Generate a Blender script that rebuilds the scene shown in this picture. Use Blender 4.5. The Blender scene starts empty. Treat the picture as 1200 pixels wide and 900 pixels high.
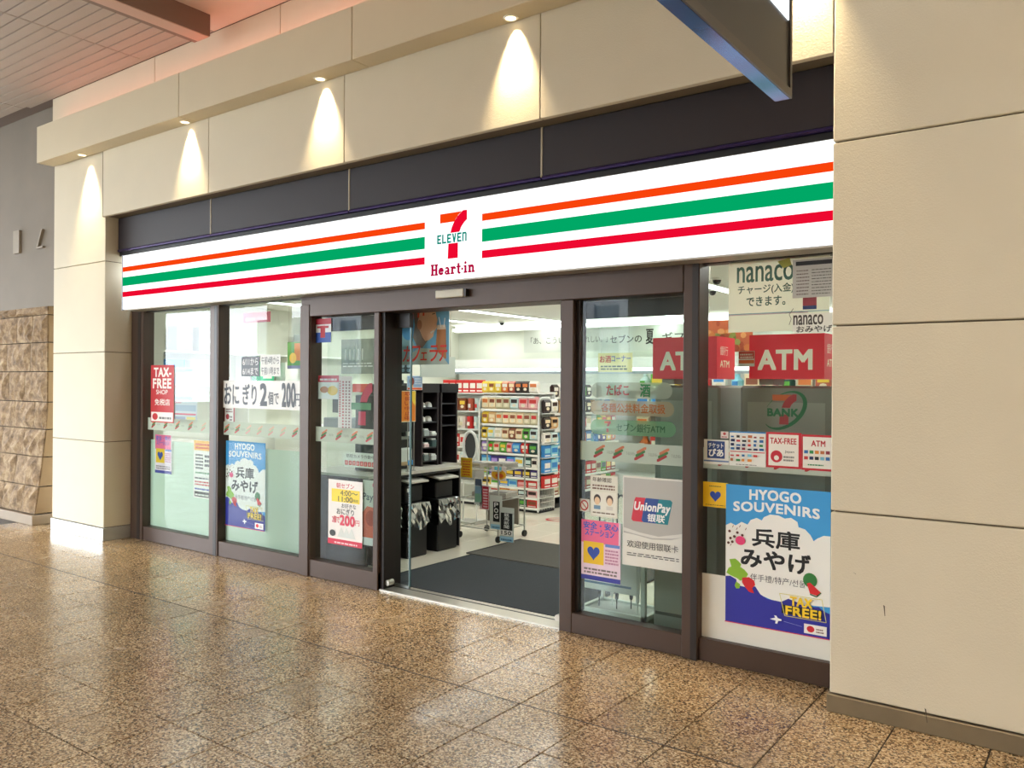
import bpy, math, random
from mathutils import Vector, Matrix
random.seed(7)
C = bpy.context.scene.collection
# ------------------------------------------------------------------ camera, world, exposure
FPX = 960.0; CAM = Vector((0, -4.55, 1.6)); YAW = math.radians(36.1); ROLL = .0066
fw = Vector((-math.sin(YAW), math.cos(YAW), 0)); rt = Vector((math.cos(YAW), math.sin(YAW), 0)); up = Vector((0, 0, 1))
cr, sr = math.cos(ROLL), math.sin(ROLL)
camd = bpy.data.cameras.new('camera'); cam = bpy.data.objects.new('camera', camd); C.objects.link(cam)
camd.sensor_width = 36; camd.lens = FPX / 1200 * 36; camd.clip_start = .02; camd.clip_end = 300
ux = rt * cr + up * sr; uy = -rt * sr + up * cr
cam.matrix_world = Matrix(((ux.x, uy.x, -fw.x, CAM.x), (ux.y, uy.y, -fw.y, CAM.y), (ux.z, uy.z, -fw.z, CAM.z), (0, 0, 0, 1)))
bpy.context.scene.camera = cam
sc = bpy.context.scene
sc.view_settings.view_transform = 'Standard'; sc.view_settings.look = 'None'
sc.view_settings.gamma = 1; sc.view_settings.use_curve_mapping = False
sc.view_settings.exposure = 0.0
sc.cycles.max_bounces = 8; sc.cycles.transparent_max_bounces = 16; sc.cycles.sample_clamp_indirect = 6
sc.cycles.caustics_reflective = False; sc.cycles.caustics_refractive = False
w = bpy.data.worlds.new('overcast_sky'); sc.world = w; w.use_nodes = True
bg = w.node_tree.nodes['Background']; bg.inputs[0].default_value = (.86, .94, 1, 1); bg.inputs[1].default_value = 17

def light(name, kind, loc, energy, col, rot=(0, 0, 0), **k):
    l = bpy.data.lights.new(name, kind); l.energy = energy; l.color = col
    for a, b in k.items(): setattr(l, a, b)
    o = bpy.data.objects.new(name, l); o.location = loc; o.rotation_euler = rot; C.objects.link(o)
    return o
# daylight enters the passage through the open front behind the camera, towards the left
pl = light('daylight_opening', 'AREA', (-13.2, -8.9, 2.0), 1, (1, 1, 1), (-math.pi / 2, 0, 0), shape='RECTANGLE', size=12.6, size_y=3.9)
pl.rotation_euler = (math.pi / 2, 0, 0); pl.data.cycles.is_portal = True
# passage ceiling lamps behind the camera (general passage lighting)
for lx in (-7, -3.2, .3):
    light('passage_lamp', 'AREA', (lx, -6.2, 4.55), 24, (1, .965, .9), (0, 0, 0), shape='RECTANGLE', size=1.2, size_y=.5)
# shop ceiling lamps are emissive tubes built with the shop; these light the sales floor from the same fittings
for lx in (-8.3, -6.95, -5.0, -3.2):
    light('shop_tube_light', 'AREA', (lx, 3.3, 2.54), 33, (.97, 1, .97), (0, 0, 0), shape='RECTANGLE', size=.12, size_y=6.0)
light('atm_corner_fill', 'AREA', (-1.8, .9, 2.5), 20, (.97, 1, .98), (0, 0, 0), shape='RECTANGLE', size=1.2, size_y=.3)  # added fill with no fitting, brightens the cream poster and cash machines

# ------------------------------------------------------------------ pixel <-> place helpers (used only to read sizes off the plan)
def ray(px, py):
    u = (px - 600) / FPX; v = (450 - py) / FPX
    return fw + rt * (u * cr - v * sr) + up * (u * sr + v * cr)
def onY(px, py, y):
    d = ray(px, py); return CAM + d * ((y - CAM.y) / d.y)
def onZ(px, py, z):
    d = ray(px, py); return CAM + d * ((z - CAM.z) / d.z)
def onX(px, py, x):
    d = ray(px, py); return CAM + d * ((x - CAM.x) / d.x)

# ------------------------------------------------------------------ materials
def lin(h):
    h = h.lstrip('#'); r = [int(h[i:i + 2], 16) / 255 for i in (0, 2, 4)]
    return tuple(((c + .055) / 1.055) ** 2.4 if c > .04045 else c / 12.92 for c in r) + (1,)
MC = {}
def mat(h, rough=.55, metal=0., emit=0., noise=0., scale=8., bump=0., coat=0.):
    key = (h, rough, metal, emit, noise, scale, bump, coat)
    if key in MC: return MC[key]
    m = bpy.data.materials.new('m_' + h.strip('#')); m.use_nodes = True
    nt = m.node_tree; b = nt.nodes['Principled BSDF']; col = lin(h)
    b.inputs['Base Color'].default_value = col; b.inputs['Roughness'].default_value = rough
    b.inputs['Metallic'].default_value = metal; b.inputs['Coat Weight'].default_value = coat
    if emit: b.inputs['Emission Color'].default_value = col; b.inputs['Emission Strength'].default_value = emit
    if noise or bump:
        g = nt.nodes.new('ShaderNodeNewGeometry'); n = nt.nodes.new('ShaderNodeTexNoise')
        n.inputs['Scale'].default_value = scale; n.inputs['Detail'].default_value = 6
        nt.links.new(g.outputs['Position'], n.inputs['Vector'])
        if noise:
            r = nt.nodes.new('ShaderNodeMix'); r.data_type = 'RGBA'
            r.inputs[6].default_value = tuple(c * (1 - noise) for c in col[:3]) + (1,)
            r.inputs[7].default_value = tuple(min(1, c * (1 + noise * .6)) for c in col[:3]) + (1,)
            nt.links.new(n.outputs['Fac'], r.inputs[0]); nt.links.new(r.outputs[2], b.inputs['Base Color'])
        if bump:
            n2 = nt.nodes.new('ShaderNodeTexNoise'); n2.inputs['Scale'].default_value = 140; n2.inputs['Detail'].default_value = 3
            nt.links.new(g.outputs['Position'], n2.inputs['Vector'])
            bu = nt.nodes.new('ShaderNodeBump'); bu.inputs['Strength'].default_value = bump; bu.inputs['Distance'].default_value = .004
            nt.links.new(n2.outputs['Fac'], bu.inputs['Height']); nt.links.new(bu.outputs['Normal'], b.inputs['Normal'])
    MC[key] = m; return m
def glass_mat(name, tint, refl=1.6, ior=1.5):
    m = bpy.data.materials.new(name); m.use_nodes = True; nt = m.node_tree; nt.nodes.clear()
    o = nt.nodes.new('ShaderNodeOutputMaterial'); mx = nt.nodes.new('ShaderNodeMixShader')
    t = nt.nodes.new('ShaderNodeBsdfTransparent'); t.inputs[0].default_value = tint
    g = nt.nodes.new('ShaderNodeBsdfGlossy'); g.inputs['Roughness'].default_value = .0
    f = nt.nodes.new('ShaderNodeFresnel'); f.inputs[0].default_value = ior
    mu = nt.nodes.new('ShaderNodeMath'); mu.operation = 'MULTIPLY'; mu.inputs[1].default_value = refl; mu.use_clamp = True
    nt.links.new(f.outputs[0], mu.inputs[0]); nt.links.new(mu.outputs[0], mx.inputs[0])
    nt.links.new(t.outputs[0], mx.inputs[1]); nt.links.new(g.outputs[0], mx.inputs[2]); nt.links.new(mx.outputs[0], o.inputs[0])
    return m
def film_mat(name, h, clear=.5, transl=.5):
    """milky film: part clear, part diffuse / translucent"""
    m = bpy.data.materials.new(name); m.use_nodes = True; nt = m.node_tree; nt.nodes.clear()
    o = nt.nodes.new('ShaderNodeOutputMaterial'); a = nt.nodes.new('ShaderNodeMixShader'); b = nt.nodes.new('ShaderNodeMixShader')
    d = nt.nodes.new('ShaderNodeBsdfDiffuse'); tl = nt.nodes.new('ShaderNodeBsdfTranslucent'); tr = nt.nodes.new('ShaderNodeBsdfTransparent')
    d.inputs[0].default_value = lin(h); tl.inputs[0].default_value = lin(h)
    a.inputs[0].default_value = transl; b.inputs[0].default_value = clear
    nt.links.new(d.outputs[0], a.inputs[1]); nt.links.new(tl.outputs[0], a.inputs[2])
    nt.links.new(a.outputs[0], b.inputs[1]); nt.links.new(tr.outputs[0], b.inputs[2]); nt.links.new(b.outputs[0], o.inputs[0])
    return m
def emis(name, h, s):
    m = bpy.data.materials.new(name); m.use_nodes = True; nt = m.node_tree; nt.nodes.clear()
    o = nt.nodes.new('ShaderNodeOutputMaterial'); e = nt.nodes.new('ShaderNodeEmission')
    e.inputs[0].default_value = lin(h); e.inputs[1].default_value = s; nt.links.new(e.outputs[0], o.inputs[0]); return m
def granite():
    m = bpy.data.materials.new('polished_granite'); m.use_nodes = True; nt = m.node_tree; b = nt.nodes['Principled BSDF']
    N = nt.nodes.new; L = nt.links.new
    g = N('ShaderNodeNewGeometry'); v = N('ShaderNodeTexVoronoi'); v.inputs['Scale'].default_value = 125
    n = N('ShaderNodeTexNoise'); n.inputs['Scale'].default_value = 75; n.inputs['Detail'].default_value = 5; n.inputs['Roughness'].default_value = .65
    L(g.outputs['Position'], v.inputs['Vector']); L(g.outputs['Position'], n.inputs['Vector'])
    r1 = N('ShaderNodeValToRGB'); e = r1.color_ramp.elements
    e[0].position = .0; e[0].color = lin('#4f3d2a'); e[1].position = 1; e[1].color = lin('#d6c09e')
    for p, c in ((.22, '#70583d'), (.38, '#9a7d59'), (.6, '#b39774'), (.8, '#c4ac88')):
        q = r1.color_ramp.elements.new(p); q.color = lin(c)
    sp = N('ShaderNodeSeparateColor'); L(v.outputs['Color'], sp.inputs[0]); L(sp.outputs[0], r1.inputs[0])
    r2 = N('ShaderNodeValToRGB'); r2.color_ramp.elements[0].position = .40; r2.color_ramp.elements[1].position = .52
    r2.color_ramp.elements[0].color = (.36, .30, .26, 1); r2.color_ramp.elements[1].color = (1, 1, 1, 1)
    L(n.outputs['Fac'], r2.inputs[0])
    mx = N('ShaderNodeMix'); mx.data_type = 'RGBA'; mx.blend_type = 'MULTIPLY'; mx.inputs[0].default_value = .8
    L(r1.outputs[0], mx.inputs[6]); L(r2.outputs[0], mx.inputs[7])
    oi = N('ShaderNodeObjectInfo'); mr = N('ShaderNodeMapRange'); mr.inputs[3].default_value = .9; mr.inputs[4].default_value = 1.08
    L(oi.outputs['Random'], mr.inputs[0])
    mm = N('ShaderNodeMix'); mm.data_type = 'RGBA'; mm.blend_type = 'MULTIPLY'; mm.inputs[0].default_value = 1
    L(mx.outputs[2], mm.inputs[6]); L(mr.outputs[0], mm.inputs[7]); L(mm.outputs[2], b.inputs['Base Color'])
    n3 = N('ShaderNodeTexNoise'); n3.inputs['Scale'].default_value = 2.2; n3.inputs['Detail'].default_value = 4
    L(g.outputs['Position'], n3.inputs['Vector'])
    m3 = N('ShaderNodeMapRange'); m3.inputs[1].default_value = .35; m3.inputs[2].default_value = .7
    m3.inputs[3].default_value = .17; m3.inputs[4].default_value = .3
    L(n3.outputs['Fac'], m3.inputs[0]); L(m3.outputs[0], b.inputs['Roughness'])
    b.inputs['Specular IOR Level'].default_value = .6
    return m
GLASS = glass_mat('shop_glass', (.93, .985, .95, 1), .8)
GLASS_D = glass_mat('door_glass', (.90, .97, .94, 1), .8)
MINT = film_mat('mint_frosted_film', '#cfe6d6', .06, .45)
STRIP = film_mat('milky_strip', '#dfe8dd', .22, .5)
CLEARF = film_mat('clear_notice_film', '#9aa39c', .45, .4)
BAG = glass_mat('clear_bag', (.86, .9, .9, 1), 1.6)
GRAN = granite()
FRAME = mat('#4b392f', .42, .25, noise=.08)
FRAME_D = mat('#2a2320', .4, .2)
CREAM = mat('#d6ccb5', .78, noise=.05, scale=3, bump=.35)
CREAM_D = mat('#cfc2a6', .7, noise=.05, scale=3)
GROUT = mat('#6e624f', .9)
STEEL = mat('#9c958a', .35, .8, noise=.15, scale=12)
WHITE = mat('#f0f0ea', .5)
BLACK = mat('#0d0d0e', .45)

# ------------------------------------------------------------------ mesh building
class MB:
    def __init__(s): s.v = []; s.f = []; s.mi = []; s.m = []
    def _m(s, m):
        if m not in s.m: s.m.append(m)
        return s.m.index(m)
    def add(s, vs, fs, m):
        k = len(s.v); i = s._m(m); s.v += [tuple(v) for v in vs]
        for f in fs: s.f.append(tuple(a + k for a in f)); s.mi.append(i)
        return s
    def box(s, x0, y0, z0, x1, y1, z1, m):
        v = [(x0, y0, z0), (x1, y0, z0), (x1, y1, z0), (x0, y1, z0), (x0, y0, z1), (x1, y0, z1), (x1, y1, z1), (x0, y1, z1)]
        return s.add(v, [(0, 3, 2, 1), (4, 5, 6, 7), (0, 1, 5, 4), (1, 2, 6, 5), (2, 3, 7, 6), (3, 0, 4, 7)], m)
    def bbox(s, x0, y0, z0, x1, y1, z1, m, b=.006):
        """box with all vertical and horizontal edges chamfered"""
        xs = (x0, x0 + b, x1 - b, x1); ys = (y0, y0 + b, y1 - b, y1); zs = (z0, z0 + b, z1 - b, z1)
        vs = []; idx = {}
        for i in range(4):
            for j in range(4):
                for k in range(4):
                    ext = (i in (0, 3)) + (j in (0, 3)) + (k in (0, 3))
                    if ext == 1: idx[(i, j, k)] = len(vs); vs.append((xs[i], ys[j], zs[k]))
        fs = []
        for a in (0, 3):
            fs.append([idx[(a, 1, 1)], idx[(a, 2, 1)], idx[(a, 2, 2)], idx[(a, 1, 2)]])
            fs.append([idx[(1, a, 1)], idx[(2, a, 1)], idx[(2, a, 2)], idx[(1, a, 2)]])
            fs.append([idx[(1, 1, a)], idx[(2, 1, a)], idx[(2, 2, a)], idx[(1, 2, a)]])
        n = lambda a: 1 if a == 0 else 2
        for a in (0, 3):
            for c in (0, 3):
                fs.append([idx[(a, n(c), 1)], idx[(a, n(c), 2)], idx[(n(a), c, 2)], idx[(n(a), c, 1)]])
                fs.append([idx[(a, 1, n(c))], idx[(a, 2, n(c))], idx[(n(a), 2, c)], idx[(n(a), 1, c)]])
                fs.append([idx[(1, a, n(c))], idx[(2, a, n(c))], idx[(2, n(a), c)], idx[(1, n(a), c)]])
                for d in (0, 3): fs.append([idx[(a, n(c), n(d))], idx[(n(a), c, n(d))], idx[(n(a), n(c), d)]])
        return s.add(vs, fs, m)
    def poly(s, pts, y, m, th=.0004):
        """flat prism of a 2D outline (x,z) facing -y, front at y"""
        n = len(pts); area = sum(pts[i][0] * pts[(i + 1) % n][1] - pts[(i + 1) % n][0] * pts[i][1] for i in range(n))
        if area < 0: pts = pts[::-1]
        v = [(p[0], y, p[1]) for p in pts] + [(p[0], y + th, p[1]) for p in pts]
        f = [tuple(range(n))] + [((i + 1) % n, i, i + n, (i + 1) % n + n) for i in range(n)]
        return s.add(v, f, m)
    def cyl(s, p0, p1, r0, m, r1=None, n=12, cap=True):
        p0 = Vector(p0); p1 = Vector(p1); r1 = r0 if r1 is None else r1
        d = (p1 - p0).normalized(); a = d.orthogonal().normalized(); b = d.cross(a)
        v = []
        for p, r in ((p0, r0), (p1, r1)):
            for i in range(n):
                t = 2 * math.pi * i / n; v.append(p + a * r * math.cos(t) + b * r * math.sin(t))
        f = [(i, (i + 1) % n, n + (i + 1) % n, n + i) for i in range(n)]
        if cap: f += [tuple(range(n))[::-1], tuple(range(n, 2 * n))]
        return s.add(v, f, m)
    def tube(s, pts, r, m, n=8):
        for a, b in zip(pts[:-1], pts[1:]): s.cyl(a, b, r, m, n=n)
        return s
    def lathe(s, c, prof, m, n=20):
        v = []; f = []
        for (r, z) in prof:
            for i in range(n):
                t = 2 * math.pi * i / n; v.append((c[0] + r * math.cos(t), c[1] + r * math.sin(t), c[2] + z))
        for k in range(len(prof) - 1):
            for i in range(n): f.append((k * n + i, k * n + (i + 1) % n, (k + 1) * n + (i + 1) % n, (k + 1) * n + i))
        return s.add(v, f, m)
    def mesh(s, name):
        me = bpy.data.meshes.new(name); me.from_pydata(s.v, [], s.f)
        for m in s.m: me.materials.append(m)
        me.polygons.foreach_set('material_index', s.mi); me.update(); return me
    def build(s, name, parent=None, loc=(0, 0, 0)):
        o = bpy.data.objects.new(name, s.mesh(name)); C.objects.link(o); o.location = loc
        if parent is not None: o.parent = parent
        return o
def empty(name, loc=(0, 0, 0), parent=None):
    o = bpy.data.objects.new(name, None); C.objects.link(o); o.location = loc; o.empty_display_size = .05
    if parent is not None: o.parent = parent
    return o
def tag(o, label=None, cat=None, group=None, kind=None):
    if label: o['label'] = label
    if cat: o['category'] = cat
    if group: o['group'] = group
    if kind: o['kind'] = kind
    return o
def struct(o, label): return tag(o, label, None, None, 'structure')
def box(name, a, b, m, parent=None, bev=0):
    mb = MB()
    if bev: mb.bbox(*a, *b, m, bev)
    else: mb.box(*a, *b, m)
    return mb.build(name, parent)
TC = {}
def text_geo(s, off=0.0, space=1.0):
    k = (s, off, space)
    if k in TC: return TC[k]
    cu = bpy.data.curves.new('t', 'FONT'); cu.body = s; cu.size = 1; cu.offset = off; cu.resolution_u = 3; cu.space_character = space
    cu.fill_mode = 'FRONT'
    ob = bpy.data.objects.new('t', cu); C.objects.link(ob)
    me = bpy.data.meshes.new_from_object(ob)
    vs = [tuple(v.co) for v in me.vertices]; fs = [tuple(p.vertices) for p in me.polygons]
    bpy.data.objects.remove(ob); bpy.data.meshes.remove(me); bpy.data.curves.remove(cu)
    xs = [v[0] for v in vs]; ys = [v[1] for v in vs]; bb = (min(xs), min(ys), max(xs), max(ys))
    TC[k] = (vs, fs, bb); return TC[k]
def text_into(mb, s, x0, z0, x1, z1, y, m, off=0.0, fit=True, space=1.0, fn=None):
    """write s into the box; fn maps (x,z) -> 3D"""
    cjk = any(ord(ch) > 0x2fff for ch in s); bold = off
    vs, fs, b = text_geo(s, 0.0, space + (.06 if off > .02 and not cjk else 0))
    sx = (x1 - x0) / max(1e-6, b[2] - b[0]); sz = (z1 - z0) / max(1e-6, b[3] - b[1])
    if not fit: sx = sz = min(sx, sz)
    out = [(x0 + (v[0] - b[0]) * sx, y, z0 + (v[1] - b[1]) * sz) for v in vs]
    if fn: out = [fn(p) for p in out]
    if bold > 0:
        d = min(bold, .055 if cjk else .06) * (.6 if cjk else .95) * (z1 - z0); dx = min(d * (1 if cjk else 1.1), (x1 - x0) / max(1, len(s)) * (.055 if cjk else .075)); sh = [(-dx, -d), (dx, -d), (-dx, d), (dx, d)]; sh += [(0, 0)] if bold > .03 else []
        for i, (a, c) in enumerate(sh):
            o2 = [(x0 + (v[0] - b[0]) * sx + a, y - i * .00003, z0 + (v[1] - b[1]) * sz + c) for v in vs]
            mb.add([fn(p) for p in o2] if fn else o2, fs, m)
        return
    # faces of filled text point +z of the font plane -> here (x,z) seen from -y
    mb.add(out, fs, m)

class Poster:
    """a sheet standing at plane y, facing -y; drawing calls use 0..1 across (u) and up (v)"""
    def __init__(s, name, px0, py0, px1, py1, y, h='#f4f2ec', box=None, m=None, frame=None, th=.0012):
        if box: s.x0, s.z0, s.x1, s.z1 = box
        else:
            a = onY(px0, py0, y); b = onY(px1, py1, y); s.x0, s.z1, s.x1, s.z0 = a.x, a.z, b.x, b.z
        s.W = s.x1 - s.x0; s.H = s.z1 - s.z0
        mb = MB(); mb.box(0, 0, 0, s.W, th, s.H, m or mat(h, .5))
        s.o = mb.build(name, None, (s.x0, y, s.z0)); s.pic = MB(); s.let = MB(); s.k = 0
    def L(s): s.k += 1; return -.0005 - .00022 * s.k
    def poly(s, pts, h, mm=None): s.pic.poly([(p[0] * s.W, p[1] * s.H) for p in pts], s.L(), mm or mat(h, .5), .0002); return s
    def rect(s, u0, v0, u1, v1, h, mm=None): return s.poly([(u0, v0), (u1, v0), (u1, v1), (u0, v1)], h, mm)
    def ell(s, u, v, ru, rv, h, n=18, a0=0, a1=360):
        return s.poly([(u + ru * math.cos(math.radians(a0 + (a1 - a0) * i / n)), v + rv * math.sin(math.radians(a0 + (a1 - a0) * i / n))) for i in range(n + (a1 - a0 < 360))], h)
    def line(s, pts, w, h):
        mm = mat(h, .5); y = s.L()
        for a, b in zip(pts[:-1], pts[1:]):
            p = Vector((a[0] * s.W, a[1] * s.H)); q = Vector((b[0] * s.W, b[1] * s.H)); d = (q - p)
            if d.length < 1e-6: continue
            n = Vector((-d.y, d.x)).normalized() * w * s.H / 2
            s.pic.poly([tuple(p - n), tuple(q - n), tuple(q + n), tuple(p + n)], y, mm, .0002)
        return s
    def text(s, t, u0, v0, u1, v1, h, off=0.0, space=1.0, shear=0.0, rot=0.0, arc=None):
        s.k += 1; y = -.0005 - .00022 * s.k; mb = s.let
        cx = (u0 + u1) / 2 * s.W; cz = (v0 + v1) / 2 * s.H; c, q = math.cos(rot), math.sin(rot)
        def fn(p):
            X, Y, Z = p; X += (Z - cz) * shear
            if arc: Z += -arc * s.H * ((X - cx) / ((u1 - u0) * s.W / 2)) ** 2
            dx, dz = X - cx, Z - cz
            return (cx + dx * c - dz * q, Y, cz + dx * q + dz * c)
        text_into(mb, t, u0 * s.W, v0 * s.H, u1 * s.W, v1 * s.H, y, mat(h, .5), off, True, space, fn); return s
    def fine(s, u0, v0, u1, v1, n, h, seed=1, fill=.55):
        """print too small to read: broken rules"""
        r = random.Random(seed); mm = mat(h, .5); y = s.L(); dv = (v1 - v0) / n
        for i in range(n):
            v = v1 - (i + 1) * dv; u = u0
            while u < u1 - .02:
                l = min(r.uniform(.05, .22) * (u1 - u0), u1 - u)
                s.pic.poly([(u * s.W, v * s.H), ((u + l) * s.W, v * s.H), ((u + l) * s.W, (v + dv * fill) * s.H), (u * s.W, (v + dv * fill) * s.H)], y, mm, .0002)
                u += l + .03 * (u1 - u0)
        return s
    def done(s, label, cat='poster', group=None, pic='picture'):
        if s.pic.v: s.pic.build(pic, s.o)
        if s.let.v: s.let.build('lettering', s.o)
        return tag(s.o, label, cat, group)

# ================================================================== STRUCTURE
# ---- passage floor: individually laid granite tiles
T = .392; JX = -1.2; JY = -1.205
fl = struct(box('floor', (-24, -9.3, -.06), (6, .12, -.0062), mat('#2a2119', .9)), 'polished speckled brown granite tile floor of the passage')
GJ = .007
tile_me = MB().bbox(0, 0, -.012, T - GJ, T - GJ, 0, GRAN, .0012).mesh('floor_tile')
def seen(x, y):
    p = Vector((x, y, 0)) - CAM; d = p.dot(fw)
    if d < .5: return False
    a = p.dot(rt) / d; b = p.dot(up) / d
    return abs(a) < .70 and abs(b) < .53
cand = []; rest = []
for i in range(-52, 14):
    for j in range(-19, 4):
        x = JX + i * T; y = JY + j * T
        if y + T > .06: continue
        vis = any(seen(x + a * T, y + b * T) for a in (0, .5, 1) for b in (0, .5, 1))
        d = (Vector((x, y, 0)) - CAM).length
        (cand if vis and x > -11 else rest).append((d, x, y))
cand.sort()
for d, x, y in cand[:300]:
    o = bpy.data.objects.new('floor_tile', tile_me); C.objects.link(o); o.parent = fl; o.location = (x + GJ / 2, y + GJ / 2, random.uniform(-.0003, .0003))
mb = MB()
for d, x, y in cand[300:] + rest: mb.box(x + GJ / 2, y + GJ / 2, -.006, x + T - GJ / 2, y + T - GJ / 2, 0, GRAN)
tag(mb.build('floor_tiling', fl), None, None, None, 'stuff')
box('expansion_joint', (-12, JY - .006, -.004), (1.5, JY + .004, .0003), mat('#2e241b', .8), fl)
# the strip of tiles cut against the shop front
mb = MB()
for i in range(-22, 4):
    mb.box(JX + i * T + GJ / 2, JY + 3 * T + GJ / 2, -.006, JX + (i + 1) * T - GJ / 2, .10, -.0005, GRAN)
tag(mb.build('floor_edge_tiling', fl), None, None, None, 'stuff')

# ---- ceiling
CZ = 4.63
cl = struct(box('ceiling', (-24, -9.3, CZ + .03), (6, .3, CZ + .2), mat('#6d5f56', .8)), 'passage ceiling, slatted panels at the left and smooth boards at the right')
slat_m = mat('#aea297', .6, noise=.06, scale=5)
slats = []
for k in range(0, 84):
    y1 = -.40 - k * .107
    if y1 - .1 < -9.3: break
    for (xa, xb) in ((-7.375 - 2.4, -7.375), (-7.37, -6.27), (-7.375 - 4.8, -7.375 - 2.405)):
        if len(slats) < 140: slats.append(1); MB().bbox(xa + .003, y1 - .098, CZ, xb - .003, y1, CZ + .025, slat_m, .002).build('ceiling_slat', cl)
box('ceiling_slat', (-9.7, -.398, CZ), (-6.27, -.3585, CZ + .025), slat_m, cl)
mb = MB()
for k in range(0, 84):
    y1 = -.40 - k * .107
    for xa in (-7.375 - 7.2, -7.375 - 9.6, -7.375 - 12, -7.375 - 14.4): mb.box(xa + .003, y1 - .098, CZ, xa + 2.397, y1, CZ + .025, slat_m)
    if k >= 46: 
        for (xa, xb) in ((-7.375 - 2.4, -7.375), (-7.37, -6.27), (-7.375 - 4.8, -7.375 - 2.405)): mb.box(xa + .003, y1 - .098, CZ, xb - .003, y1, CZ + .025, slat_m)
tag(mb.build('ceiling_slats', cl), None, None, None, 'stuff')
smooth = mat('#dccec4', .65, noise=.04)
for a, b in ((-6.266, -3.6), (-3.59, -1.2), (-1.19, 1.2), (1.21, 5.9)):
    box('ceiling_board', (a, -9.2, CZ), (b, -.3585, CZ + .028), smooth, cl)
bm_ = struct(MB().bbox(-6.235, -9.2, 4.452, -6.01, -.565, CZ + .02, mat('#7d675c', .5, noise=.06), .004).build('trim_1'), 'brown boxed ceiling beam running towards the shop front')
box('beam_soffit', (-6.17, -9.19, 4.446), (-6.02, -.575, 4.453), mat('#c9a697', .5), bm_)  # pink of the cove light is put into the underside colour
# ---- cream cladding above the shop
WY = -.36
PX_ = -8.12
def panels(parent, xs, zs, y0, y1, m=CREAM, g=.006, name='wall_panel'):
    for a, b in zip(xs[:-1], xs[1:]):
        for c, d in zip(zs[:-1], zs[1:]):
            MB().bbox(a + g / 2, y0, c + g / 2, b - g / 2, y1, d - g / 2, m, .003).build(name, parent)
wf = struct(box('wall_front', (PX_, WY + .03, 3.25), (1.6, .1, CZ + .03), GROUT), 'cream clad wall above the shop sign')
box('backing', (-9.18, WY + .03, 3.94), (PX_, .1, CZ + .03), GROUT, wf)
panels(wf, [-8.125, -6.335, -4.62, -2.855, -1.106], [3.24, 3.93], WY, WY + .04)
panels(wf, [-9.19, -7.2, -5.376, -3.5, -1.106, 1.6], [3.93, CZ - .002], WY + .002, WY + .04)
box('joint_strip', (-8.129, WY - .0008, 3.24), (-8.121, WY + .02, 3.89), GROUT, wf)
# pillars, coursed
PX = -8.125
pl_ = struct(box('pillar_left', (-9.18, -.31, .1), (PX - .012, .1, 3.92), GROUT), 'cream clad pillar left of the shop')
ZC = [.13, .99, 1.895, 2.805, 3.93]
LY = -.33
for c, d in zip(ZC[:-1], ZC[1:]):
    MB().bbox(-9.2, LY, c + .003, PX, .09, d - .003, CREAM, .004).build('wall_panel', pl_)
struct(box('baseboard_left', (-9.21, LY - .012, 0), (PX + .012, .1, .127), mat('#cfd0cb', .3, .6), bev=.003), 'pale steel kick plate round the foot of the left pillar')
pr_ = struct(box('pillar_right', (-1.09, WY + .02, .05), (1.6, .2, 3.92), GROUT), 'cream clad pillar right of the shop')
ZR = [.088, .985, 1.897, 2.80, 3.93]
for c, d in zip(ZR[:-1], ZR[1:]):
    MB().bbox(-1.106, WY, c + .004, 1.6, .15, d - .004, CREAM, .005).build('wall_panel', pr_)
struct(box('baseboard_right', (-1.118, WY - .012, 0), (1.6, .1, .086), mat('#8d8069', .42, .5, noise=.25, scale=6), bev=.003), 'dull metal kick plate along the foot of the right pillar')
SC_ = mat('#5f5548', .8)
for (a_, b_) in (((1036, 709), (1037, 722)), ((1085, 829), (1087, 846)), ((1000, 670), (1003, 673)), ((868, 740), (869, 741))):
    p, q = onY(*a_, WY), onY(*b_, WY); w_ = .0035
    if p.x > -1.1: MB().poly([(p.x - w_, p.z), (p.x + w_, p.z - .004), (q.x + w_ * .4, q.z), (q.x - w_ * .4, q.z)], WY - .013 if a_[1] > 800 else WY - .0006, SC_, .0005).build('scuff_mark', pr_)
# ledge with downlights
LB, LT = 3.893, 4.275
lg = struct(box('trim_2', (-9.14, -.52, LB + .01), (1.6, WY - .002, LT - .01), GROUT), 'cream boxed ledge above the downlit wall')
xs = [-9.15, -6.515, -4.354, -2.2, -.05, 1.6]
for a, b in zip(xs[:-1], xs[1:]): MB().bbox(a + .002, -.535, LB, b - .002, WY - .001, LT, CREAM_D, .004).build('ledge_panel', lg)
# red neon lying on the ledge, lighting the ceiling
nb = MB().cyl((-9.0, -.43, LT + .03), (-1.2, -.43, LT + .03), .012, emis('neon_red', '#ff9c86', 8), n=8).build('neon_tube')
tag(nb, 'red neon tube lying on top of the cream ledge', 'lamp')
DLX = [-8.42, -6.60, -4.82, -3.04, -1.26]
dn = ['left end over the left pillar', 'second from the left end', 'over the third bay from the left', 'over the middle doorway', 'beside the right pillar']
for i, x in enumerate(DLX):
    e = empty('downlight', (x, -.42, LB))
    tag(e, 'small recessed warm downlight in the ledge soffit, ' + dn[i], 'light', 'downlights in the ledge')
    MB().lathe((0, 0, 0), [(.036, .001), (.036, -.006), (.046, -.006), (.048, -.0005)], WHITE).build('trim_ring', e)
    MB().lathe((0, 0, 0), [(.0005, -.003), (.034, -.003)], emis('lamp_face', '#ffe2ae', 6)).build('lamp_face', e)
    light('downlight_beam', 'SPOT', (x, -.405, LB - .010), 230, (1, .80, .50), (math.radians(11), 0, 0), spot_size=math.radians(62), spot_blend=.9, shadow_soft_size=.025)

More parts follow.
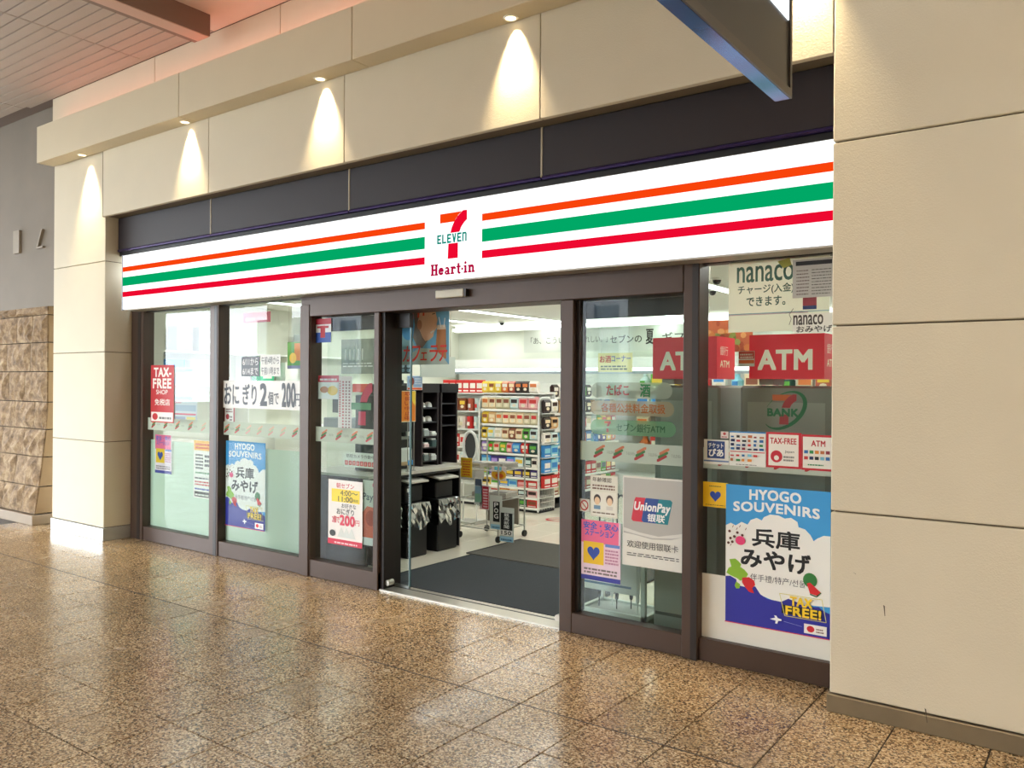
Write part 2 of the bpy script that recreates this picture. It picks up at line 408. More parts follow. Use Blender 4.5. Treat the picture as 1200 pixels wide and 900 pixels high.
# ---- left: concrete wall over a rough stone wall
WL = -.2
wl = struct(box('wall_left', (-24, WL, 2.44), (-9.18, .3, CZ + .03), mat('#7d7366', .8, noise=.16, scale=2.2, bump=.2)), 'smooth grey concrete wall left of the pillar')
def relief(name, pts, label):
    v = MB()
    n = len(pts); p0 = [(p[0], p[1]) for p in pts]
    v.poly(p0, -.03, mat('#8f8474', .7), .03); o = v.build(name, None, (0, WL, 0)); tag(o, label, 'sign', None); return o
a = onY(18.5, 298, WL); b = onY(25.5, 270, WL)
relief('relief_letter', [(a.x, a.z), (b.x, a.z), (b.x, b.z), (a.x, b.z)], 'upright bar of relief lettering on the grey concrete wall')
a = onY(45, 292, WL); b = onY(53, 291, WL); c = onY(51.5, 269, WL); d = onY(46.5, 290, WL)
relief('relief_letter', [(a.x, a.z), (b.x, a.z), (b.x, a.z + .02), (a.x + .05, a.z + .02), (c.x + .02, c.z), (c.x - .01, c.z)], 'slanted hooked relief letter on the grey concrete wall beside the pillar')
ST = struct(box('wall_stone', (-13.6, -.16, .0), (-9.66, .3, 2.44), mat('#1d1712', .9)), 'rough split stone wall left of the pillar')
def stone_mat():
    m = bpy.data.materials.new('split_stone'); m.use_nodes = True; nt = m.node_tree; b = nt.nodes['Principled BSDF']; N = nt.nodes.new; L = nt.links.new
    g = N('ShaderNodeNewGeometry'); n = N('ShaderNodeTexNoise'); n.inputs['Scale'].default_value = 9; n.inputs['Detail'].default_value = 9; n.inputs['Roughness'].default_value = .7
    L(g.outputs['Position'], n.inputs['Vector']); r = N('ShaderNodeValToRGB'); r.color_ramp.elements[0].position = .33; r.color_ramp.elements[1].position = .68
    r.color_ramp.elements[0].color = lin('#57442f'); r.color_ramp.elements[1].color = lin('#b39c7a')
    q = r.color_ramp.elements.new(.5); q.color = lin('#8a7154')
    L(n.outputs['Fac'], r.inputs[0]); L(r.outputs[0], b.inputs['Base Color']); b.inputs['Roughness'].default_value = .85
    bu = N('ShaderNodeBump'); bu.inputs['Distance'].default_value = .02; bu.inputs['Strength'].default_value = .7; L(n.outputs['Fac'], bu.inputs['Height']); L(bu.outputs['Normal'], b.inputs['Normal'])
    return m
STONE = stone_mat(); STONE_S = mat('#8f7555', .75, noise=.15, scale=7)
def yprof(z): return -.352 + .15 * min(1, z / 1.2) ** .8
rows = [.118, .42, .747, 1.055, 1.362, 1.705, 2.035, 2.345, 2.445]
rr = random.Random(3)
for k, (c, d) in enumerate(zip(rows[:-1], rows[1:])):
    x = -9.615; step0 = [.34, .62, .50, .30, .55, .42, .36, .8][k]
    i = 0
    while x > -13.2:
        wd = step0 if i == 0 else rr.uniform(.38, .62); xa = max(x - wd, -13.5)
        nx, nz = (7, 4); g = .005; vs = []; fs = []
        for iz in range(nz + 1):
            for ix in range(nx + 1):
                z = c + g + (d - c - 2 * g) * iz / nz; xx = xa + g + (x - xa - 2 * g) * ix / nx
                e = ix in (0, nx) or iz in (0, nz)
                vs.append((xx, yprof(z) - (0 if e else rr.uniform(.008, .04)), z))
        for iz in range(nz):
            for ix in range(nx):
                q = iz * (nx + 1) + ix; fs.append((q, q + 1, q + nx + 2, q + nx + 1))
        n0 = len(vs)
        for (ix, iz) in ((0, 0), (nx, 0), (nx, nz), (0, nz)):
            p = vs[iz * (nx + 1) + ix]; vs.append((p[0], -.17, p[2]))
        bl = [iz * (nx + 1) for iz in range(nz + 1)]; br = [q + nx for q in bl]
        fs.append(tuple(br) + (n0 + 2, n0 + 1)); fs.append(tuple(reversed(bl)) + (n0, n0 + 3))
        top = [nz * (nx + 1) + ix for ix in range(nx + 1)]; bot = list(range(nx + 1))
        fs.append(tuple(reversed(top)) + (n0 + 3, n0 + 2)[::1]); fs.append(tuple(bot) + (n0 + 1, n0))
        MB().add(vs, fs, STONE).build('stone', ST)
        x = xa; i += 1
    # return face: dressed stones
    MB().add([(-9.612, yprof(c) + .012, c + .006), (-9.612, .28, c + .006), (-9.612, .28, d - .006), (-9.612, yprof(d) + .012, d - .006),
              (-9.67, yprof(c) + .012, c + .006), (-9.67, .28, c + .006), (-9.67, .28, d - .006), (-9.67, yprof(d) + .012, d - .006)],
             [(0, 1, 2, 3), (7, 6, 5, 4), (0, 4, 5, 1), (1, 5, 6, 2), (2, 6, 7, 3), (3, 7, 4, 0)], STONE_S).build('dressed_stone', ST)
box('plinth', (-13.6, -.36, 0), (-9.60, .28, .11), mat('#8f7d68', .6, noise=.1), ST, .004)
struct(box('floor_outer', (-13.6, -1.25, -.004), (-9.95, -.36, .0015), mat('#5d5a58', .6, noise=.1)), 'grey floor strip in front of the stone wall')

# ---- dark fascia panels over the sign
fs_ = struct(box('trim_3', (-8.12, -.185, 2.87), (-1.09, -.02, 3.26), mat('#0c090b', .6)), 'dark fascia between the cream wall and the lit sign')
FM = mat('#1e1114', .6, .0, noise=.05)
px_ = [-8.118, -6.53, -4.73, -2.945, -1.106]
for a, b in zip(px_[:-1], px_[1:]):
    p = MB().bbox(a + .006, -.205, 2.925, b - .006, -.185, 3.246, FM, .003).build('fascia_panel', fs_)
    MB().cyl((a + .006, -.196, 2.921), (b - .006, -.196, 2.921), .016, mat('#3a2f5c', .25, .7), n=10).build('sheen_bead', fs_)  # purple bead stands in for the bluish sheen along the panels' bottom edge
for x in px_[1:-1]: box('joint_strip', (x - .006, -.208, 2.925), (x + .006, -.19, 3.246), mat('#b9ab92', .5), fs_)

# ---- lit shop sign
SY = -.24; SX0, SX1, SZ0, SZ1 = -7.965, -1.10, 2.308, 2.858
def SP(px, py): p = onY(px, py, SY); return p
sg = empty('shop_sign', (SX0, SY, SZ0))
tag(sg, 'long backlit white shop sign with orange, green and red stripes over the doors', 'sign')
def sbox(name, x0, z0, x1, z1, y0, y1, m, bev=0): 
    mb = MB(); mb.box(x0 - SX0, y0 - SY, z0 - SZ0, x1 - SX0, y1 - SY, z1 - SZ0, m); return mb.build(name, sg)
SW = emis('sign_white', '#f6fcff', 1.5)
sbox('light_face', SX0 + .01, SZ0 + .01, SX1, SZ1 - .006, SY, SY + .01, SW)
sbox('housing', SX0, SZ0, SX1, SZ1, SY + .012, -.06, mat('#a89f92', .5, .3))
sbox('edge_rim', SX0, SZ0, SX0 + .012, SZ1, SY - .004, SY + .012, mat('#8b8a92', .4, .5))
SO, SG, SR = emis('sign_orange', '#f9440c', 1.0), emis('sign_green', '#00a866', 1.0), emis('sign_red', '#ee0a30', 1.0)
xL, xR0 = SP(498, 270).x, SP(565, 270).x
for nm, m, z0, z1 in (('orange_stripe', SO, 2.690, 2.738), ('green_stripe', SG, 2.550, 2.636), ('red_stripe', SR, 2.440, 2.492)):
    sbox(nm, SX0 + .012, z0, xL, z1, SY - .0015, SY - .0002, m)
    sbox(nm, xR0, z0, SX1, z1, SY - .0015, SY - .0002, m)
def seven(mb, x0, z0, x1, z1, y, o_m, r_m, th=.001):
    W = x1 - x0; H = z1 - z0; P = lambda pts: [(x0 + a * W, z0 + b * H) for a, b in pts]
    mb.poly(P([(.05, .79), (.05, .985), (.82, .985), (.70, .92), (.60, .84), (.55, .79)]), y, o_m, th)
    mb.poly(P([(.42, .56), (.47, .68), (.56, .80), (.68, .90), (.86, 1.0), (1.0, 1.0), (1.0, .80), (.90, .745), (.80, .66), (.74, .56)]), y, r_m, th)
    mb.poly(P([(.33, .02), (.35, .34), (.69, .34), (.69, .02)]), y, r_m, th)
l7 = MB(); a = SP(514, 305); b = SP(547.5, 249)
lz0, lz1 = 2.455, 2.782
seven(l7, a.x - SX0, lz0 - SZ0, b.x - SX0, lz1 - SZ0, -.002, SO, SR); l7.build('numeral_seven', sg)
TE = emis('sign_teal', '#008a78', 1.0)
e = MB(); x0 = a.x - SX0 - .012; x1 = b.x - SX0 + .006
GL = {'E': [[(0, 0), (.34, 0), (.34, 1), (0, 1)], [(.3, 0), (1, 0), (1, .2), (.3, .2)], [(.3, .4), (.85, .4), (.85, .6), (.3, .6)], [(.3, .8), (1, .8), (1, 1), (.3, 1)]],
      'L': [[(0, 0), (.34, 0), (.34, 1), (0, 1)], [(.3, 0), (1, 0), (1, .2), (.3, .2)]],
      'V': [[(0, 1), (.34, 1), (.68, 0), (.34, 0)], [(.34, 0), (.66, 0), (1, 1), (.68, 1)]],
      'n': [[(0, 0), (.32, 0), (.32, 1), (0, 1)], [(.3, .8), (.72, .8), (.8, 1), (.3, 1)], [(.68, 0), (1, 0), (1, .85), (.8, 1), (.68, .9)]]}
for i, ch in enumerate('ELEVEn'):
    cw = (x1 - x0) / 6; q0 = x0 + i * cw; ww = cw * .84
    for g_ in GL[ch]: e.poly([(q0 + p[0] * ww, .262 + p[1] * .063) for p in g_], -.0035, TE, .0005)
e.build('lettering', sg)
# slab-serif wordmark built stroke by stroke
MG = emis('sign_magenta', '#b8093f', .95)
def wordmark(x0, z0, x1, z1, y, m):
    mb = MB(); gl = []
    def R(a, b, c, d): return [(a, b), (c, b), (c, d), (a, d)]
    def arc(cx, cz, r0, r1, s, e_, q=1.0, n=8):
        o = [(cx + r1 * math.cos(math.radians(t)), cz + r1 * q * math.sin(math.radians(t))) for t in [s + (e_ - s) * i / n for i in range(n + 1)]]
        return o + [(cx + r0 * math.cos(math.radians(t)), cz + r0 * q * math.sin(math.radians(t))) for t in [e_ + (s - e_) * i / n for i in range(n + 1)]]
    H = [R(.08, 0, .33, 1), R(.55, 0, .80, 1), R(.25, .41, .62, .58), R(0, 0, .42, .14), R(.46, 0, .88, .14), R(0, .86, .42, 1), R(.46, .86, .88, 1)]
    e2 = [arc(.30, .33, .10, .32, 20, 335, 1.05, 14), R(.08, .28, .60, .42)]
    aa = [R(.34, 0, .57, .5), arc(.28, .19, .06, .25, 0, 359, .8, 14), arc(.3, .44, .06, .26, 0, 150, .9), R(.38, 0, .66, .13)]
    r = [R(.08, 0, .32, .66), R(0, 0, .42, .14), R(0, .53, .2, .66), arc(.38, .40, .05, .27, 10, 140)]
    t = [R(.12, .1, .35, .9), R(0, .53, .48, .67), arc(.33, .17, .02, .2, 180, 330)]
    dot = [arc(.1, .38, 0.005, .11, 0, 359, 1, 10)]
    i_ = [R(.08, 0, .31, .66), R(0, 0, .4, .14), R(0, .53, .2, .66), arc(.19, .87, .003, .13, 0, 359, 1, 10)]
    n_ = [R(.08, 0, .31, .66), R(0, 0, .38, .14), R(0, .53, .2, .66), R(.46, 0, .68, .45), R(.42, 0, .78, .14), arc(.42, .42, .04, .26, 0, 150)]
    seq = [(H, .95), (e2, .70), (aa, .72), (r, .68), (t, .56), (dot, .28), (i_, .48), (n_, .78)]
    tot = sum(q[1] for q in seq) - .02; s = (x1 - x0) / tot; h = (z1 - z0); cx = x0
    for g, wd in seq:
        for pth in g: mb.poly([(cx + p[0] * s, z0 + p[1] * h) for p in pth], y, m, .001)
        cx += wd * s
    return mb
a = SP(505, 324); b = SP(556.5, 320)
wordmark(a.x - SX0, .045, b.x - SX0, .125, -.003, MG).build('wordmark', sg)

# ---- hanging blade sign, upper right
bz = 2.9
e = empty('blade_sign', (-1.21, -.81, bz)); tag(e, 'dark projecting box sign hanging across the passage, its end above the right window', 'sign')
MB().bbox(-.035, -2.6, .004, .035, 0, 1.25, mat('#241f18', .35, .3), .004).build('housing', e)
MB().box(-.033, -2.59, 0, .033, -.006, .005, mat('#3f72b0', .18, .6)).build('bottom_face', e)  # blue reflection of the lit sign put into the base colour
MB().box(.035, -2.59, .0, .043, -.004, .04, mat('#3a3127', .35, .4)).box(.035, -.028, .04, .043, -.004, 1.25, mat('#3a3127', .35, .4)).build('rim', e)
MB().box(.0355, -2.5, .34, .041, -.045, 1.1, emis('blade_panel', '#f4fbff', 1.4)).build('light_panel', e)
for y in (-2.2, -.4): MB().cyl((0, y, 1.24), (0, y, CZ - bz), .02, mat('#3a3127', .4, .5)).build('hanger_rod', e)

# ================================================================== SHOP FRONT
HT = 2.146; TOPZ = 2.305
def glassbox(name, x0, z0, x1, z1, y, m, parent): return MB().box(x0, y, z0, x1, y + .0001, z1, m).build(name, parent) if False else MB().add([(x0, y, z0), (x1, y, z0), (x1, y, z1), (x0, y, z1)], [(0, 1, 2, 3)], m).build(name, parent)
def window(name, x0, x1, label, sill=.14, left=.12, right=.11):
    w_ = struct(empty(name, (0, 0, 0)), label)
    box('bottom_rail', (x0, -.05, 0), (x1, .05, sill), FRAME, w_, .004)
    box('top_rail', (x0, -.03, TOPZ), (x1, .05, TOPZ + .05), FRAME_D, w_)
    glassbox('pane', x0, sill, x1, TOPZ, 0, GLASS, w_)
    return w_
w1 = window('window_1', -7.89, -6.75, 'left fixed shop window with mint film below')
w2 = window('window_2', -6.615, -5.46, 'second fixed shop window with mint film below')
w3 = window('window_3', -1.925, -1.0, 'right fixed shop window above a white panel', sill=.13)
for x0, x1, w_ in ((-8.11, -7.89, w1), (-6.75, -6.615, w1), (-5.46, -5.335, w2)):
    box('mullion', (x0, -.06, 0), (x1, .06, TOPZ + .04), FRAME, w_, .004)
box('mullion', (-2.025, -.07, 0), (-1.925, .07, TOPZ + .04), FRAME, w3, .004)
box('dark_gasket', (-7.985, -.063, 0), (-7.935, -.058, TOPZ), FRAME_D, w1); box('dark_gasket', (-6.68, -.063, 0), (-6.635, -.058, TOPZ), FRAME_D, w1)  # narrow dark strips down the mullion faces
box('dark_gasket', (-1.968, -.073, 0), (-1.93, -.068, TOPZ), FRAME_D, w3)
# mint film
fz = onY(300, 525, .03).z
MB().add([(-7.89, .03, .14), (-6.75, .03, .14), (-6.75, .03, fz), (-7.89, .03, fz)], [(0, 1, 2, 3)], MINT).build('frosted_film', w1)
MB().add([(-6.615, .03, .14), (-5.46, .03, .14), (-5.46, .03, fz), (-6.615, .03, fz)], [(0, 1, 2, 3)], MINT).build('frosted_film', w2)
zb = onY(830, 671, .02).z
box('white_infill_panel', (-1.925, -.004, .13), (-1.0, -.0005, zb), mat('#e9e6db', .45, noise=.03), w3)
# door
d1 = struct(empty('door_1'), 'automatic sliding shop door with brown frame, standing open')
box('header', (-5.335, -.075, HT), (-2.025, .16, 2.31), FRAME, d1, .004)
box('post', (-5.46, -.07, 0), (-5.345, .07, HT + .1), FRAME, d1, .004)
box('post', (-4.60, -.06, 0), (-4.545, .04, HT), FRAME, d1, .004)
box('post', (-4.545, -.03, 0), (-4.51, .16, HT), FRAME_D, d1)
box('post', (-2.885, -.06, 0), (-2.79, .04, HT), FRAME, d1, .004)
box('post', (-2.79, -.02, .13), (-2.765, .06, HT), FRAME_D, d1)
box('bottom_rail', (-5.345, -.055, 0), (-4.545, .04, .14), FRAME, d1, .004)
box('bottom_rail', (-2.885, -.055, 0), (-2.025, .04, .13), FRAME, d1, .004)
glassbox('side_light_pane', -5.34, .14, -4.60, HT, 0, GLASS_D, d1)
glassbox('side_light_pane', -2.79, .13, -2.025, HT, 0, GLASS_D, d1)
for (x0, x1) in ((-5.32, -4.36), (-2.98, -2.06)):
    l = empty('sliding_leaf', (0, 0, 0), d1)
    box('top_rail', (x0, .085, HT - .115), (x1, .125, HT - .005), FRAME_D, l)
    glassbox('leaf_pane', x0, .03, x1, HT - .115, .105, GLASS_D, l)
    box('bottom_shoe', (x0, .095, .012), (x1, .115, .035), mat('#7d8280', .35, .7), l)
    s_ = x1 if x0 < -5 else x0
    box('leaf_edge', (s_ - .006, .098, .03), (s_ + .006, .112, HT - .115), mat('#4e6a6a', .2, .2), l)
struct(box('trim_4', (-4.545, -.045, -.004), (-2.885, .15, .012), mat('#cfc9bb', .3, .7)), 'steel threshold track of the sliding door')
box('track_groove', (-4.54, .085, .012), (-2.89, .10, .0135), BLACK, bpy.data.objects['trim_4'])
for x in (-4.49, -2.93):
    MB().cyl((x, -.01, .06), (x, .05, .06), .022, mat('#bdb8ad', .3, .6), n=14).build('floor_guide', d1)
se = empty('door_sensor', (-3.78, -.085, 2.24)); tag(se, 'small pale sensor box on the brown door header', 'sensor')
a = onY(533, 352, -.1); b = onY(561, 341, -.1)
MB().bbox(-.14, -.035, -.028, .12, .008, .028, mat('#cfcab8', .45), .004).build('housing', se); MB().box(.12, -.03, -.026, .14, .008, .026, FRAME_D).build('end_cap', se)

# milky strips with repeated marks
def strip(px0, px1, pyt, pyb, y, label, marks, pale_ids=()):
    a = onY(px0, pyt, y); b = onY(px1, pyb, y)
    z1 = 1.237; z0 = 1.115
    o = MB().box(0, 0, 0, b.x - a.x, .0008, z1 - z0, STRIP).build('window_strip', None, (a.x, y, z0)); tag(o, label, 'sticker', 'milky strips across the shop glass')
    mk = MB(); W = b.x - a.x; H = z1 - z0
    for i, u in enumerate(marks):
        pale = i in pale_ids  # listed marks are drawn paler and without lettering
        for k, h in enumerate(('#c9764f', '#3c7a3a', '#a52c2c') if not pale else ('#d8b49c', '#a9bfa0', '#cf9d92')):
            x = u * W - .012 + (2 - k) * .008 - .005; z = H * (.64 - .17 * k)
            mk.poly([(x - .032, z - .018), (x - .02, z - .018), (x + .034, z + .012), (x + .034, z + .024), (x + .02, z + .024), (x - .032, z - .004)], -.001, mat(h, .5), .0004)
        if not pale:
            t = MB(); 
            text_into(mk, '7-ELEVEn', u * W + .048, H * .40, u * W + .108, H * .55, -.001, mat('#8a9088', .5))
    mk.build('stripe_marks', o)
strip(172, 250, 500, 523, -.004, 'milky strip of small stripe marks across the leftmost window', (.12, .31, .49, .68, .87), (4,))
strip(262, 358, 507, 530, -.004, 'milky strip of small stripe marks across the second window', (.05, .19, .33, .47, .61, .75, .89), (2, 3, 4, 5))
strip(370, 443, 513, 530, -.004, 'milky strip of small stripe marks on the glass left of the doorway', (.15, .40, .64, .88))
strip(677, 806, 536, 560, -.004, 'milky strip of small stripe marks on the glass right of the doorway', (.22, .40, .60, .80))
strip(824, 977, 547, 573, -.004, 'milky strip of small stripe marks across the rightmost window', (.19, .41, .63, .86))

# ================================================================== SHOP INTERIOR SHELL
IX0, IX1, IY, IZ = -9.3, -.95, 6.6, 2.6
struct(box('floor_shop', (IX0, .15, -.06), (IX1, IY, -.004), mat('#b7ad9a', .5)), 'cream glossy tile floor inside the shop')
SF = bpy.data.objects['floor_shop']
ft = MB().bbox(0, 0, -.008, .447, .447, 0, mat('#e2dac6', .12, noise=.03, scale=3), .001).mesh('shop_floor_tile')
for i in range(19):
    for j in range(15):
        x = -9.3 + i * .45; y = .16 + j * .45
        if x + .45 > IX1 + .2 or y + .44 > IY + .02: continue
        if seen(x + .2, y + .2) or seen(x, y) or seen(x + .4, y + .4):
            o = bpy.data.objects.new('shop_floor_tile', ft); C.objects.link(o); o.parent = SF; o.location = (x, y, 0)
struct(box('ceiling_shop', (IX0, .06, IZ), (IX1, IY + .1, IZ + .1), mat('#e8e6de', .7)), 'white shop ceiling')
struct(box('wall_back', (IX0, IY, -.05), (IX1, IY + .1, IZ), mat('#dfe2d6', .7)), 'pale back wall of the shop')
struct(box('wall_shop_left', (IX0 - .1, .3, -.05), (IX0, IY, IZ), mat('#dfe0d2', .7)), 'pale left wall of the shop')
struct(box('wall_shop_right', (IX1, .16, -.05), (IX1 + .1, IY, IZ), mat('#c9cbc3', .7)), 'right wall of the shop')
struct(box('wall_shop_front', (IX0, .1, -.05), (-8.12, .3, IZ), mat('#dfe0d2', .7)), 'short inner wall behind the left pillar')
struct(box('trim_5', (-8.12, .05, 2.36), (IX1, .16, IZ), mat('#dcdcd2', .7)), 'white boxing above the shop glass')
TUBE = emis('tube_white', '#f8fffb', 5)
for i, x in enumerate((-8.3, -6.95, -5.0, -3.2)):
    o = MB().box(-.06, -3.0, -.028, .06, 3.0, 0, TUBE).build('light_face', None); h = empty('ceiling_light', (x, 3.3, IZ)); o.parent = h
    MB().box(-.075, -3.02, -.02, -.06, 3.02, 0, WHITE).box(.06, -3.02, -.02, .075, 3.02, 0, WHITE).build('housing', h)
    tag(h, 'long line of tube light in the shop ceiling, ' + ('first', 'second', 'third', 'fourth')[i] + ' from the left', 'light', 'ceiling light lines in the shop')
h = empty('ceiling_light', (-6, 6.35, 2.53)); MB().box(-3.2, -.04, -.03, 4.9, .03, .012, TUBE).build('light_face', h)
MB().box(-3.2, .03, -.05, 4.9, .06, .07, WHITE).build('housing', h); tag(h, 'long light trough running along the top of the back wall', 'light')
for px, py in ((840, 329), (835, 342), (600, 386)):
    p = onZ(px, py, IZ); p = onZ(px, py, IZ - .03); 
    if px == 600: p = onY(588, 389, 5.9); 
    e = empty('ceiling_camera', (p.x, p.y, IZ)); MB().lathe((0, 0, 0), [(.05, 0), (.05, -.02), (.042, -.025)], WHITE).build('mount', e)
    MB().lathe((0, 0, 0), [(.04, -.025), (.036, -.045), (.022, -.062), (.001, -.068)], mat('#141a22', .15)).build('dome', e)
    tag(e, 'small dark dome camera on the shop ceiling, ' + {840: 'the higher of two near the right window', 835: 'the lower of two near the right window', 600: 'near the back wall'}[px], 'camera')
# ---- mats
def matbox(x0, y0, x1, y1, h, label):
    o = box('door_mat', (x0, y0, .001), (x1, y1, .011), mat(h, .95, noise=.15, scale=30, bump=.8)); tag(o, label, 'mat')
    bd = mat('#1c1f21', .8)
    for a_ in (x0, x1 - .02): box('rubber_edge', (a_, y0, .001), (a_ + .02, y1, .013), bd, o)
matbox(-4.80, .17, -3.05, 1.40, '#33383b', 'dark grey entrance mat just inside the door track')
matbox(-4.88, 1.43, -3.0, 2.30, '#55524b', 'brownish grey mat behind the dark entrance mat')
# no-smoking floor sticker
p = onZ(653, 609, 0); e = MB().lathe((p.x, p.y, .0), [(.14, .0012), (.11, .0014)], mat('#b8202a', .5), 28).build('floor_sticker'); tag(e, 'round red ring sticker on the cream shop floor', 'sticker')
MB().add([(p.x - .09, p.y - .07, .0016), (p.x - .07, p.y - .09, .0016), (p.x + .09, p.y + .07, .0016), (p.x + .07, p.y + .09, .0016)], [(0, 1, 2, 3)], mat('#b8202a', .5)).build('bar', e)

# ---- drinks counter with cup shelves and three bins below (faces the doorway, along x = -5.3)
CXF = -5.17
k = empty('drinks_counter', (-5.5, 1.3, 0)); tag(k, 'black self service drinks counter with pale worktop edge left of the doorway', 'counter')
def kb(name, x0, y0, z0, x1, y1, z1, m, par=None): return MB().box(x0 + 5.5, y0 - 1.3, z0, x1 + 5.5, y1 - 1.3, z1, m).build(name, par or k)
MB().box(-6.1 + 5.5, .45 - 1.3, .765, CXF + 5.5, 1.70 - 1.3, .79, mat('#cfccc0', .3)).box(-6.1 + 5.5, .4, .765, -5.40 + 5.5, 2.0 - 1.3, .79, mat('#cfccc0', .3)).build('worktop', k); kb('cabinet_back', -6.1, .47, .0, -5.62, 1.98, .765, BLACK)
kb('under_shelf', -5.62, .47, .74, CXF - .02, 1.69, .764, BLACK)
kb('side_panel', -5.62, .47, 0, CXF - .05, .49, .765, BLACK); kb('side_panel', -5.62, 1.685, 0, CXF - .02, 1.70, .765, BLACK)
# open shelf towers
def tower(y0, y1, z1, label, nm='shelf_tower', shelves=()):
    t = empty(nm, (-5.55, (y0 + y1) / 2, .79)); tag(t, label, 'shelf')
    Y0 = -(y1 - y0) / 2; Y1 = -Y0; H = z1 - .79; dk = mat('#17161a', .45)
    MB().box(-.3, Y0, 0, -.28, Y1, H, dk).build('back_panel', t)
    for yy in (Y0, Y1 - .02): MB().box(-.3, yy, 0, .15, yy + .02, H, mat('#2c2427', .4)).build('side_panel', t)
    MB().box(-.3, Y0, H - .09, .16, Y1, H, dk).build('top_board', t)
    for z in shelves: MB().box(-.28, Y0 + .02, z, .14, Y1 - .02, z + .012, mat('#34343a', .4)).build('shelf', t)
    return t
ty = lambda px, z: onX(px, 500, -5.40).y
TW = tower(onX(494, 500, -5.4).y, onX(514, 500, -5.4).y, 1.60, 'black open shelf tower holding white cup stacks beside the yellow notice', shelves=(.04, .17, .28, .42, .56))
TW2 = tower(onX(516.5, 500, -5.4).y, onX(536, 500, -5.4).y, 1.60, 'narrow black shelf unit between the cup tower and the snack racks', shelves=(.38, .48, .6))
zs = [1.351, 1.211]
ys_ = [TW.location.y - .047, TW.location.y + .047]
n = 0
for z in zs:
    for y in ys_:
        n += 1
        e = empty('cup_lid_stack', (-5.475, y, z + .013)); e.scale = (.84, .84, .9)
        MB().lathe((0, 0, 0), [(.045, 0), (.047, .008), (.045, .03), (.038, .045), (.02, .058), (.001, .06)], WHITE).build('lid', e)
        MB().lathe((0, 0, 0), [(.048, .0), (.052, .004), (.048, .008)], mat('#d8dcd8', .4)).build('rim', e)
        tag(e, f'white domed lid stack on the {"upper" if z > 1.3 else "second"} shelf of the black tower, {"left" if y == ys_[0] else "right"} one', 'cups', 'white lids in the black shelf tower')
for i, (px, z, h, hh) in enumerate([(500, 1.075, '#aebbb8', .06), (507, 1.075, '#dfe3df', .03), (500, .965, '#e3c9c8', .035), (507, .965, '#3f5a5a', .07), (500, .835, '#6c7a78', .06), (507, .835, '#c8ccc9', .05)]):
    y = TW.location.y + (-.055 if px == 500 else .055); o = MB().bbox(-.05, -.036, 0, .05, .036, hh, mat(h, .35), .006).build('supply_box', None, (-5.44, y, z + (.0 if z > .9 else -.0)))
    o.location.z = {1.075: 1.084, .965: .974, .835: .844}[z]
    MB().bbox(-.044, -.03, hh, .04, .03, hh + .012, mat('#e9e9e4', .4), .003).build('lid', o)
    tag(o, ['teal grey straw box', 'white napkin pack', 'pale pink sugar tray', 'dark green tray', 'grey stirrer box', 'pale grey pack'][i] + ' on a lower shelf of the black cup tower', 'box', 'supplies in the cup tower')
# coffee machine left of the tower
cm = empty('coffee_machine', (-5.5, onX(477, 500, -5.3).y, .79)); tag(cm, 'dark coffee machine with a white and blue tray on the drinks counter', 'machine')
MB().bbox(-.25, -.12, 0, .10, .12, .66, mat('#1a1616', .35), .008).build('body', cm)
MB().bbox(.10, -.11, .04, .17, .11, .2, mat('#d3d7d2', .35), .008).build('cup_tray', cm)
MB().box(.17, -.11, .04, .174, .04, .075, mat('#b79b75', .5)).box(.17, .04, .04, .174, .11, .085, mat('#3b93cf', .5)).build('colour_label', cm)
MB().box(.10, -.12, .28, .135, .12, .31, mat('#8a8f8c', .3, .6)).build('drip_shelf', cm)
for y in (-.09, 0.03, .1): MB().cyl((.12, y, .31), (.12, y, .35), .02, WHITE if y != .03 else BLACK, .024).build('cup', cm)
MB().bbox(-.25, -.13, .66, .13, .13, .8, mat('#151315', .4), .008).build('hood', cm)
for i, y in enumerate((.06, .14, .22)):
    MB().cyl((.03, y - .14, .802), (.03, y - .14, .84), .035, mat('#2d3338', .4)).build('jar', cm)
cm2 = empty('cup_dispenser', (-5.45, onX(455, 500, -5.3).y, .79)); tag(cm2, 'dark cup dispenser with pale tube beside the door post', 'machine')
MB().bbox(-.2, -.08, 0, .05, .08, .7, mat('#1b1d20', .35), .006).build('body', cm2); MB().cyl((.09, .02, .05), (.09, .02, .62), .03, mat('#b9c4c6', .2), n=14).build('tube', cm2)
MB().box(.05, -.075, .02, .09, -.02, .14, mat('#c7d3cc', .4)).build('napkin_box', cm2)
# notices on the counter
def facing_x(name, px0, py0, px1, py1, x, h, label, draw):
    """small sheet facing +x standing at plane x"""
    a = onX(px0, py0, x); b = onX(px1, py1, x); W = abs(b.y - a.y); H = a.z - b.z
    P = Poster(name, 0, 0, 0, 0, 0, h, box=(0, 0, W, H)); draw(P); o = P.done(label, 'notice')
    o.location = (x, a.y, b.z); o.rotation_euler = (0, 0, math.pi / 2)
    if name == 'notice': MB().cyl((W / 2, .006, .79 - b.z), (W / 2, .006, .01), .004, STEEL, n=6).cyl((W / 2, .006, .79 - b.z), (W / 2, .006, .795 - b.z), .02, STEEL, n=10).build('stand', o)
    else:
        for u in (.1, .9): MB().cyl((u * W, 0, H), (u * W, 0, 2.6 - b.z), .002, STEEL, n=6).build('cord', o)
    return o
def dr(P):
    P.rect(.02, .02, .98, .98, '#f08a1e').poly([(.6, .98), (.98, .98), (.98, .5), (.8, .62)], '#f4d23c')
    for i, ch in enumerate('取扱い中止中'): P.text(ch, .24, .84 - i * .155, .66, .97 - i * .155, '#c0300c', .02)
facing_x('notice', 470, 458, 487, 494, -5.2, '#f2e9c0', 'orange and yellow upright notice with red characters on the drinks counter', dr)
